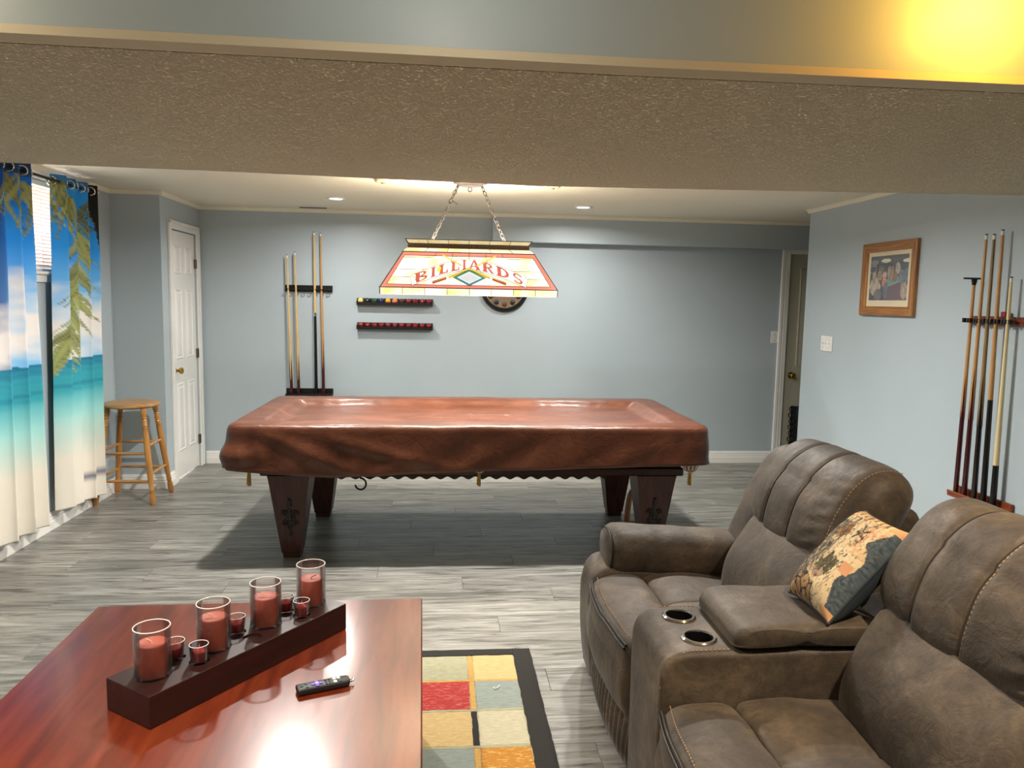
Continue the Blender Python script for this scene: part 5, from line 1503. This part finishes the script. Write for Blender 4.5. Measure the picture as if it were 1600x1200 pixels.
def candles():
    ZB = TZ+.0006+TH-.006+.0006
    wax = plain('terracotta_wax', s(172, 84, 66), .55, vary=.05, scale=40); wax2 = plain('deep_red_wax', s(138, 34, 34), .4, vary=.08, scale=30)
    wick = plain('wick', s(225, 180, 130), .8)
    names = ['nearest the camera', 'second from the near end of the tray', 'third from the near end of the tray', 'at the far end of the tray']
    hts = [.086, .088, .086, .082]
    for k, (x, y) in enumerate(BIG):
        R, Hh = .046, .137
        t = thing('candle_glass', 'tall glass cylinder round the large candle '+names[k], 'candle holder', (x, y, ZB), group='tall candle glasses')
        MB().lathe([(.001, 0), (R-.003, 0), (R, .004), (R, Hh-.002), (R-.001, Hh), (R-.0025, Hh-.001), (R-.003, .008), (.001, .007)], 40, None, (x, y, ZB)).build('glass_wall', 'glass', t)
        MB().tube([(x+(R-.0013)*math.cos(a), y+(R-.0013)*math.sin(a), ZB+Hh-.001) for a in np.linspace(0, 2*PI, 41)[:-1]], .0015, 6, True).build('rim', M['rim_highlight'], t)
        c = thing('pillar_candle', 'large terracotta candle in the tall glass '+names[k], 'candle', (x, y, ZB+.0078), group='large pillar candles')
        h = hts[k]; r = .0385
        mb = MB().lathe([(.001, 0), (r-.001, 0), (r, .002), (r, h-.002), (r-.002, h), (r*.8, h-.002), (r*.3, h-.003), (.001, h-.003)], 36, None, (x, y, ZB+.0078)).build('wax', wax, c)
        a = .6+k*.5; dx, dy = (-.014, .004) if k < 3 else (.012, .004)
        MB().tube([(x, y, ZB+h+.004), (x+dx*.2, y+dy*.2, ZB+h+.010), (x+dx*.8, y+dy*.8, ZB+h+.013), (x+dx*1.3, y+dy*1.3, ZB+h+.014)], .0014, 6).build('wick', wick if k < 3 else 'black', c)
    sl = ['behind the nearest tall candle', 'in front of the second tall candle', 'just right of the second tall candle', 'mostly hidden behind the third tall candle', 'in front of the farthest tall candle']
    for k, (x, y) in enumerate(SMALL):
        R, Hh = .0255, .055
        t = thing('votive_glass', 'small votive glass '+sl[k], 'candle holder', (x, y, ZB), group='small votive glasses')
        MB().lathe([(.001, 0), (R-.005, 0), (R-.003, .003), (R, Hh-.001), (R-.001, Hh), (R-.002, Hh-.001), (R-.0055, .008), (.001, .007)], 30, None, (x, y, ZB)).build('glass_wall', 'glass', t)
        MB().tube([(x+(R-.001)*math.cos(a), y+(R-.001)*math.sin(a), ZB+Hh-.0005) for a in np.linspace(0, 2*PI, 31)[:-1]], .0011, 6, True).build('rim', M['rim_highlight'], t)
        c = thing('votive_candle', 'small deep red candle in the votive glass '+sl[k], 'candle', (x, y, ZB+.0078), group='small votive candles')
        r = .0185
        MB().lathe([(.001, 0), (r-.001, 0), (r, .002), (r+.0008, .027), (r-.001, .029), (r*.55, .031), (.004, .038), (.001, .040)], 26, None, (x, y, ZB+.0078)).build('wax', wax2, c)
        MB().tube([(x, y, ZB+.044), (x+.001, y, ZB+.052)], .001, 6).build('wick', wick, c)
M['rim_highlight'] = N('white_rim_highlight').set((.95, .95, .93), .12, spec=.9).m  # bright highlight on the glass rims, painted as opaque white
M['rim_highlight'].node_tree.nodes['Principled BSDF'].inputs['Transmission Weight'].default_value = 0
candles()
def remote():
    # long axis points right and slightly away
    a = Vector((-.381, 2.020, 0)); b = Vector((-.243, 2.072, 0)); d = (b-a).normalized(); ang = math.atan2(d.y, d.x)
    t = thing('remote_control', 'black remote control with purple direction pad on the coffee table', 'remote', (a.x, a.y, TZ+.0006), (0, 0, ang), world=False)
    L, W, Hh = .145, .040, .019
    pts = catmull([(0, -W*.32, 0), (.003, -W/2, 0), (.02, -W/2, 0), (L/2, -W/2, 0), (L-.02, -W/2, 0), (L-.004, -W*.42, 0), (L, -W*.2, 0), (L, W*.2, 0), (L-.004, W*.42, 0), (L-.02, W/2, 0), (L/2, W/2, 0), (.02, W/2, 0), (.003, W/2, 0), (0, W*.32, 0)], 84)
    c = Vector((L/2, 0, 0))
    def ring(sx, sy, z): return [((p.x-L/2)*sx+L/2, p.y*sy, z) for p in pts]
    MB().rings([ring(.95, .72, 0), ring(.985, .9, .003), ring(1, 1, .009), ring(1, 1, .014), ring(.985, .94, Hh-.001), ring(.96, .86, Hh)]).build('body', plain('black_plastic', s(30, 30, 29), .45), t, smooth=50)
    pur = plain('purple_rubber', s(104, 78, 190), .5); bk = plain('button_rubber', s(18, 18, 18), .5)
    p = MB(); p.box(.040, .070, -.0055, .0055, Hh, Hh+.0022, .001); p.box(.0495, .0605, -.016, .016, Hh, Hh+.0022, .001); p.build('direction_pad', pur, t)
    MB().lathe([(.001, Hh+.0022), (.0048, Hh+.0022), (.005, Hh+.003), (.001, Hh+.0033)], 14, None, (.055, 0, 0)).build('ok_button', plain('lilac', s(190, 170, 230), .5), t)
    def btn(x, y, w, h, mat, nm='button'): MB().box(x-w/2, x+w/2, y-h/2, y+h/2, Hh, Hh+.0018, .0006).build(nm, mat, t)
    btn(.014, 0, .008, .005, bk); btn(.027, -.009, .006, .007, bk); btn(.027, .009, .006, .007, bk)
    for x in (.080, .090):
        for y in (-.011, 0, .011): btn(x, y, .006, .007, bk)
    for x, y, m_ in ((.104, -.008, M['plastic']), (.104, .009, M['plastic']), (.116, -.008, bk), (.116, .009, M['plastic'])): btn(x, y, .009, .012, m_, 'channel_button')
    MB().tube(catmull([(L-.003, -.006, .010), (L+.008, -.006, .010), (L+.011, 0, .011), (L+.008, .006, .010), (L-.003, .006, .010)], 20, False), .0022, 6).build('strap_loop', 'chrome', t)
remote()
for o in bpy.data.objects:
    for k in ('_w', '_o'):
        if k in o: del o[k]
